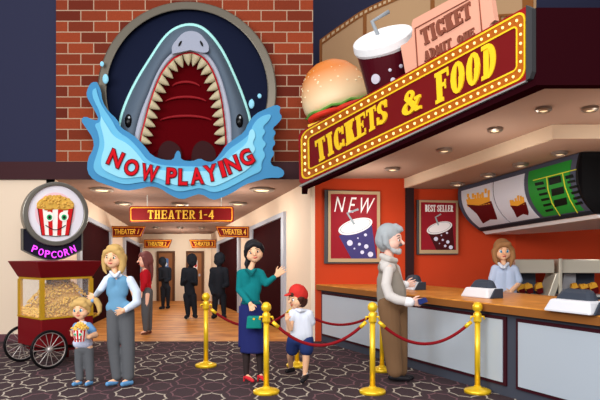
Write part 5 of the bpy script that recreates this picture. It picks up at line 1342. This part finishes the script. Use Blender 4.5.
# ---------------------------------------------------------------- man
ghair = mat('hair_grey',(166,172,176),.6); vest = mat('vest_taupe',(146,138,128),.85); gshirt = mat('shirt_light_grey',(206,200,196),.8); brownt = mat('trousers_brown',(122,92,66),.85)
m = Man('man', (400,381), 'grey haired bearded man in taupe vest and brown trousers holding a wallet')
m.head(390.8,240.6,14.0, yaw=1.18, nose=.12); m.neck(388.5,262,4.6)
m.limb([(384,266,4.6,-.10),(392,266,4.6,.12)], 1); m.limb([(389.5,268,9.5),(391,285,10.5),(392.5,300,10.5)], .95)
m.limb([(388.5,268,4.0,-.14),(386,286,3.2,-.24),(391,297,2.8,-.28),(411,302,2.2,-.34)]); m.limb([(395,268,4.2,.16),(399,284,3.4,.22),(407,284.5,2.4,.10)])
m.limb([(389,304,8.5,-.06),(394,340,6.2,-.06),(394,374,3.6,-.06)]); m.limb([(396,304,8.5,.06),(398,340,6.2,.07),(399,374,3.6,.07)])
m.limb([(394,376.5,2.8,-.06),(404,379,2.2,-.06)]); m.limb([(399,376,2.8,.07),(408,378,2.2,.07)])
m.hand(m.J(411,302,-.34), (.9,.05,-.05), (0,-.3,1), 1, .17, .45); m.hand(m.J(406,284.5,.10), (.9,.1,.1), (0,-.2,1), 1, .16, .4)
m.finish(skin_m); m.face((60,50,50),(84,84,88), es=.75, sides=(-1,1), smile=False)
m.hair([[(0,-.2,.42,.86),(0,-.35,.05,.80)],[(0,.35,.86,.38),(0,.62,.80,.26),(0,.82,.72,.10)],[(-.66,-.2,.3,.32),(-.74,-.15,-.2,.24),(-.66,.05,-.5,.14)],[(.66,-.2,.3,.32),(.74,-.15,-.2,.24),(.66,.05,-.5,.14)],[(0,-.6,-.3,.45),(0,-.55,-.6,.25)]], ghair)
m.hair([[(-.62,.05,-.45,.13),(-.42,.35,-.74,.18),(-.1,.56,-.82,.20),(.1,.56,-.82,.20),(.42,.35,-.74,.18),(.62,.05,-.45,.13)],[(-.05,.62,-.70,.16),(.05,.62,-.70,.16)]], mat('beard_grey',(186,188,190),.7), name='beard')
m.hair([[(-.24,.60,-.38,.05),(-.08,.76,-.30,.09),(.08,.76,-.30,.09),(.24,.60,-.38,.05)]], mat('moustache_grey',(96,92,96),.7), vox=.005, name='moustache')
m.wear('sleeve', [[(388.5,270,5.2,-.14),(386,285,4.9,-.25),(389.5,296,4.8,-.29),(398,300,4.6,-.32),(409,302,4.2,-.34)]], gshirt); m.wear('sleeve', [[(395,269,5.4,.14),(399,283,4.6,.22),(404,284.5,3.6,.12)]], gshirt)
m.wear('cuff', [[(407,301.8,4.8,-.335),(410,302.2,4.7,-.34)]], mat('cuff_white',(238,236,238),.8)); m.wear('cuff', [[(403,284.5,4.0,.12),(405.5,284.5,4.0,.10)]], MC['cuff_white'])
m.wear('shirt', [[(384,265,5.2,-.05),(391,265,5.2,0)],[(386,267,6,-.11),(390,268,6,-.06)]], gshirt)
m.wear('vest', [([(384,267.5,6.5,-.05),(391,267.5,6.5,.08)],1.0),([(388.5,271,10),(389.5,281,13),(391.3,291,15),(391.8,301,14.8)],.8)], vest, it=4)
m.wear('collar', [[(382,256,3.2,-.05),(388.5,259,3.4,-.12),(395.5,260.5,2.8,-.05)],[(382,256,3.2,.05),(388,260,3.6,.09),(395,260.5,2.6,.06)],[(384,262.5,4.2,-.05),(393,264,4.2,0)]], mat('collar_grey',(196,190,184),.8))
m.wear('trousers', [([(388.5,305,11,-.05),(391.5,340,9.6,-.05),(395,370,8.4,-.05)],.85),([(397,305,10.5,.05),(399,340,8.8,.07),(399.5,370,8.0,.07)],.85),([(391,303,12.5),(394,303,12.5)],.95)], brownt, it=3)
for a,b in (((391,377.2,3.2,-.06),(409,378.8,2.5,-.08)),((396,376.4,3.0,.07),(412,377.6,2.4,.07))): ground_shoe(m, a, b, blks)
wl = mk('wallet', slab(B(), [(418,299.5),(425.5,297.5),(427.5,301.5),(419,304.5)], front(m.Y-.40), -.03,.03), mat('wallet_blue',(34,50,110),.5)); tag(wl, 'dark blue wallet held out by the grey haired man', 'wallet')
# ---------------------------------------------------------------- clerk
chair_ = mat('hair_brown',(160,116,76),.6); ushirt = mat('uniform_blue',(190,206,234),.8)
class Clerk(Man): pass
m = Clerk('clerk', (506,354.2), 'shop clerk with brown hair and pale blue shirt standing behind the snack counter')
m.head(502.7,251.5,9.6, yaw=-.10, roll=.04); m.neck(503.5,264,2.4)
m.limb([(496,267.5,3),(512,267.5,3)]); m.limb([(504.5,271,7),(504.5,290,7),(504.5,305,8)], .65)
m.limb([(494,268.5,3,0),(491.5,282,2.6),(494.5,295,2.0,-.10)]); m.limb([(515,268.5,3.2,0),(518.5,283,3.0),(510,292.5,2.1,-.14)])
m.limb([(500.5,306,7),(500.5,330,4.6),(500.5,351,2.6)]); m.limb([(509,306,7),(509.5,330,4.6),(509.5,351,2.6)])
m.limb([(500.5,353.5,2),(499,355,1.9,-.1)]); m.limb([(509.5,353.5,2),(509,355,1.9,-.1)])
m.hand(m.J(510,292.5,-.14), (-.85,-.3,-.1), (0,-.3,1), 1, .15, .3); m.hand(m.J(494.5,295,-.10), (.3,-.4,-.6), (.8,-.3,0), 1, .15, .4)
m.finish(skin); m.face((50,150,190),(140,90,60), es=1.2)
m.hair([[(0,-.2,.50,.90),(0,-.25,.1,.90)],[(-.35,.50,.72,.34),(.45,.50,.72,.34)],[(-.5,.5,.6,.26),(-.85,.25,.1,.28),(-.88,.2,-.6,.26),(-.70,.25,-1.2,.16),(-.55,.3,-1.55,.06)],[(.5,.5,.6,.26),(.9,.2,.1,.30),(.95,.2,-.6,.30),(.75,.25,-1.2,.2),(.62,.3,-1.65,.06)],[(-.6,-.3,0,.5),(-.6,-.3,-.8,.4)],[(.6,-.3,0,.5),(.6,-.3,-.8,.4)]], chair_)
m.wear('shirt', [([(495.5,269,4.6),(512.5,269,4.6)],.95),([(500.5,273,7.5),(500.5,290,8),(500.5,303,8)],.75),([(509,273,7.5),(508.5,290,8),(508.5,303,8)],.75),[(495,269.5,4.2),(492.5,279,4.2)],[(514,269.5,4.6),(518,280,4.6)]], ushirt, it=3)
m.wear('collar', [[(499,263.5,1.5,-.05),(502.5,267.5,1.5,-.13)],[(508,263.5,1.5,-.05),(504.5,267.5,1.5,-.13)]], mat('collar_pale',(220,230,246),.8), vox=.006)
m.wear('trousers', [([(500.5,307,8),(500.5,350,4.6)],.85),([(508.5,307,8),(509.5,350,4.6)],.85)], grey_t)
for a,b in (((501,354,1.9),(499,354.3,1.8,-.15)),((509.5,354,1.9),(509,354.3,1.8,-.15))): ground_shoe(m, a, b, blks)
# ---------------------------------------------------------------- woman in red
rsw = mat('sweater_red',(178,20,34),.8); auburn = mat('hair_auburn',(112,62,60),.6)
m = Man('red', (146,335), 'auburn haired woman in a red sweater walking to the left in the corridor')
m.head(144.6,260.5,7.6, yaw=-1.25); m.neck(146.5,268.5,1.7)
m.limb([(145,270.5,2.4,-.1),(147.5,270.5,2.4,.1)]); m.limb([(146,273,4.6),(146,285,4.2),(147,293,5)], .9)
m.limb([(145.5,271.5,2.2,-.14),(144.5,283,1.8,-.18),(141,292,1.4,-.2)]); m.limb([(147,271.5,2.2,.12),(149,283,1.8,.16),(146,292,1.4,.1)])
m.limb([(147,294,4.8,-.07),(145.5,313,3,-.08),(145.5,330,1.8,-.07)]); m.limb([(148,294,4.8,.07),(149,313,3,.08),(149.5,329,1.8,.08)])
m.limb([(145.5,331.5,1.7,-.07),(142,333,1.4,-.07)]); m.limb([(149.5,330.8,1.7,.08),(146,332,1.4,.08)])
m.hand(m.J(141,292,-.2), (-.2,0,-1), (-.9,0,0), 1, .13, .3); m.hand(m.J(146,292,.1), (-.2,0,-1), (-.9,0,0), 1, .13, .3)
m.finish(skinp); m.face((70,60,50),(90,50,46), es=.8)
m.hair([[(0,-.2,.42,.84),(0,-.35,.0,.82)],[(0,.4,.78,.32),(0,.6,.6,.2)],[(0,-.6,-.4,.5),(.0,-.75,-1.3,.40),(.0,-.85,-2.1,.26),(.0,-.9,-2.7,.08)],[(-.65,.1,.3,.3),(-.72,-.1,-.5,.26),(-.6,-.3,-1.2,.2)],[(.65,.1,.3,.3),(.72,-.1,-.5,.26),(.6,-.3,-1.2,.2)]], auburn)
m.wear('sweater', [([(145,271.5,3.6,-.05),(147.5,271.5,3.6,.05)],1),([(145.5,275,5.6),(145.5,283,5.0),(146,288.5,5.6)],.95),[(145.8,272,3.0,-.14),(145,283,2.8,-.19),(142,290,2.0,-.2)],[(147.5,272,3.0,.12),(149.5,283,2.5,.17),(147,290,2.0,.12)]], rsw)
m.wear('trousers', [([(146.5,292,5.6,-.04),(145.3,313,4.0,-.07),(145.8,329,2.8,-.07)],.95),([(147.5,292,5.4,.04),(148.7,313,3.8,.07),(149.3,328.5,2.8,.08)],.95)], grey_t)
for a,b in (((146.5,332.6,1.9,-.07),(142.3,333.4,1.5,-.07)),((150,331.8,1.9,.08),(146,332.5,1.5,.08))): ground_shoe(m, a, b, mat('shoe_brown',(104,60,44),.5))
# ---------------------------------------------------------------- silhouettes: shade put into one dark colour over skin, hair and clothes
sil = mat('silhouette_charcoal',(34,37,44),.9,spec=.03)
def figure(foot, label, hd, R, sh, torso, armL, armR, legs, shoes):
    m = Man('fig', foot, label)
    m.head(hd[0],hd[1],R, yaw=hd[2]); m.neck(sum(a[0] for a in sh)/2, sh[0][1], R*.34)
    m.limb(sh); m.limb(torso, .8); m.limb(armL); m.limb(armR)
    m.hand(m.J(*[armL[-1][0],armL[-1][1],armL[-1][3] if len(armL[-1])>3 else 0]), (.3,-.4,.2), (0,0,1), 1, .11, .6)
    m.hand(m.J(*[armR[-1][0],armR[-1][1],armR[-1][3] if len(armR[-1])>3 else 0]), (-.3,-.4,.2), (0,0,1), 1, .11, .6)
    for l in legs: m.limb(l)
    m.finish(sil, .009)
    m.hair([[(0,-.15,.40,.84),(0,-.25,.1,.80)],[(0,.3,.85,.25),(.3,.3,.85,.2)]], sil, vox=.012)
    m.wear('coat', [([(x,y,r+.3) for x,y,r in sh],.85),([(x,y,r+.2) for x,y,r in torso],.85),[(a[0],a[1],a[2]+.1)+tuple(a[3:]) for a in armL[:3]],[(a[0],a[1],a[2]+.1)+tuple(a[3:]) for a in armR[:3]]], sil, vox=.014)
    m.wear('trousers', [[(a[0],a[1],a[2]*.86)+tuple(a[3:]) for a in l] for l in legs], sil, vox=.014)
    for a,b in shoes: ground_shoe(m,a,b,sil)
figure((164,309.5),'short dark figure standing before the brown door under the theater 2 sign',(162.6,262.3,.6),4.6,[(160.5,269.5,2.2),(169,269.5,2.2)],[(165,271,3.6),(165,281,3.4),(165.5,286,3.8)],
  [(160.5,270,2),(160,280,1.6),(163,279,1.2,-.1)],[(169.5,270,2),(170,279,1.6),(166.5,281.5,1.2,-.1)],[[(163,288,2.8),(163,305.5,1.6)],[(168,288,2.8),(168,305,1.6)]],[((163.5,307.3,1.7),(160.3,308,1.4,-.05)),((168.5,306.8,1.7),(167,307.5,1.4,-.1))])
figure((189.5,319),'dark figure with bent arms waiting before the brown door under the theater 3 sign',(192,261,.4),6.2,[(184.5,270.5,2.8),(194,270.5,2.8)],[(189,273,5),(189,285,4.8),(190,293,5.2)],
  [(184,271.5,2.6),(182.3,284,2.2),(186,280,1.6,-.15)],[(195,271.5,2.6),(196,284,2),(192,282,1.5,-.18)],[[(187,296,4.0),(188,314,2.2)],[(193,296,3.8),(195,313.5,2.2)]],[((187.5,316,2.2),(186,317.2,1.9,-.12)),((194.5,315.5,2.2),(196,316.5,1.9,-.1))])
figure((219,318.5),'tall dark figure standing beside the open dark doors under the theater 4 sign',(219,260,-.4),6.6,[(213,270.5,3.2),(225,270.5,3.2)],[(219,273,6.2),(219,285,5.6),(219,293,6.0)],
  [(212.8,272,2.9),(210.6,285,2.4),(213,294,1.7,-.12)],[(225.6,272,2.9),(227.2,285,2.3),(223,287,1.6,-.18)],[[(215.5,296,4.2),(214.5,313.5,2.3)],[(223,296,4.2),(224,313.5,2.3)]],[((215,315.7,2.3),(213.2,316.8,2,-.12)),((223.6,315.7,2.3),(224.8,316.8,2,-.12))])
# ================================================================ LIGHT AND CAMERA
w = bpy.data.worlds.new('World'); S.world = w; w.use_nodes = True
bg = w.node_tree.nodes['Background']; bg.inputs[0].default_value = (1,.98,.96,1); bg.inputs[1].default_value = 1.25
def area(name, loc, rot, sx, sy, e, col=(1,1,1)):
    l = bpy.data.lights.new(name, 'AREA'); l.shape = 'RECTANGLE'; l.size = sx; l.size_y = sy; l.energy = e; l.color = col
    o = bpy.data.objects.new(name, l); COL.objects.link(o); o.location = loc; o.rotation_euler = rot; return o
def point(name, loc, e, r=.15, col=(1,.93,.84)):
    l = bpy.data.lights.new(name, 'POINT'); l.energy = e; l.shadow_soft_size = r; l.color = col
    o = bpy.data.objects.new(name, l); COL.objects.link(o); o.location = loc; return o
area('lobby_fill', (-1,-2.5,5.5), (math.radians(62),0,0), 8, 3, 700)  # unseen soft front light, added behind the camera to light the scene
area('lobby_fill', (-6.5,1.5,4.2), (math.radians(75),0,math.radians(-55)), 5, 2.5, 420)  # unseen area light from the left, added to brighten counter panels and signs
for x,y in ((-3.4,11.4),(-1.1,11.4),(-3.6,13.2),(-1.8,13.2),(-3.2,15.5),(-2.6,15.5),(-3.6,17.8)): point('corridor_fill', (x,y,CZ(y)-.6), 34)  # unseen points added below the ceiling to brighten it, the walls and signs
for x,y in ((1.1,9.6),(2.3,7.3),(3.6,6.3)): point('canopy_fill', (x,y,2.3), 22)  # unseen points hung low, added to brighten the canopy ceiling
for x,y in ((4.3,8.9),(5.2,9.0)): point('kitchen_fill', (x,y,2.1), 16)  # unseen points without fixtures, added to brighten the right of the kitchen
cam = bpy.data.cameras.new('Camera'); co_ = bpy.data.objects.new('Camera', cam); COL.objects.link(co_); S.camera = co_
co_.location = (0,0,EYE); co_.rotation_euler = (math.radians(90),0,0)
cam.sensor_width = 36; cam.lens = 36*F/600; cam.shift_y = (HY-200)/600; cam.clip_end = 100
S.view_settings.view_transform = 'Standard'; S.view_settings.look = 'None'; S.view_settings.gamma = 1; S.view_settings.exposure = -.1
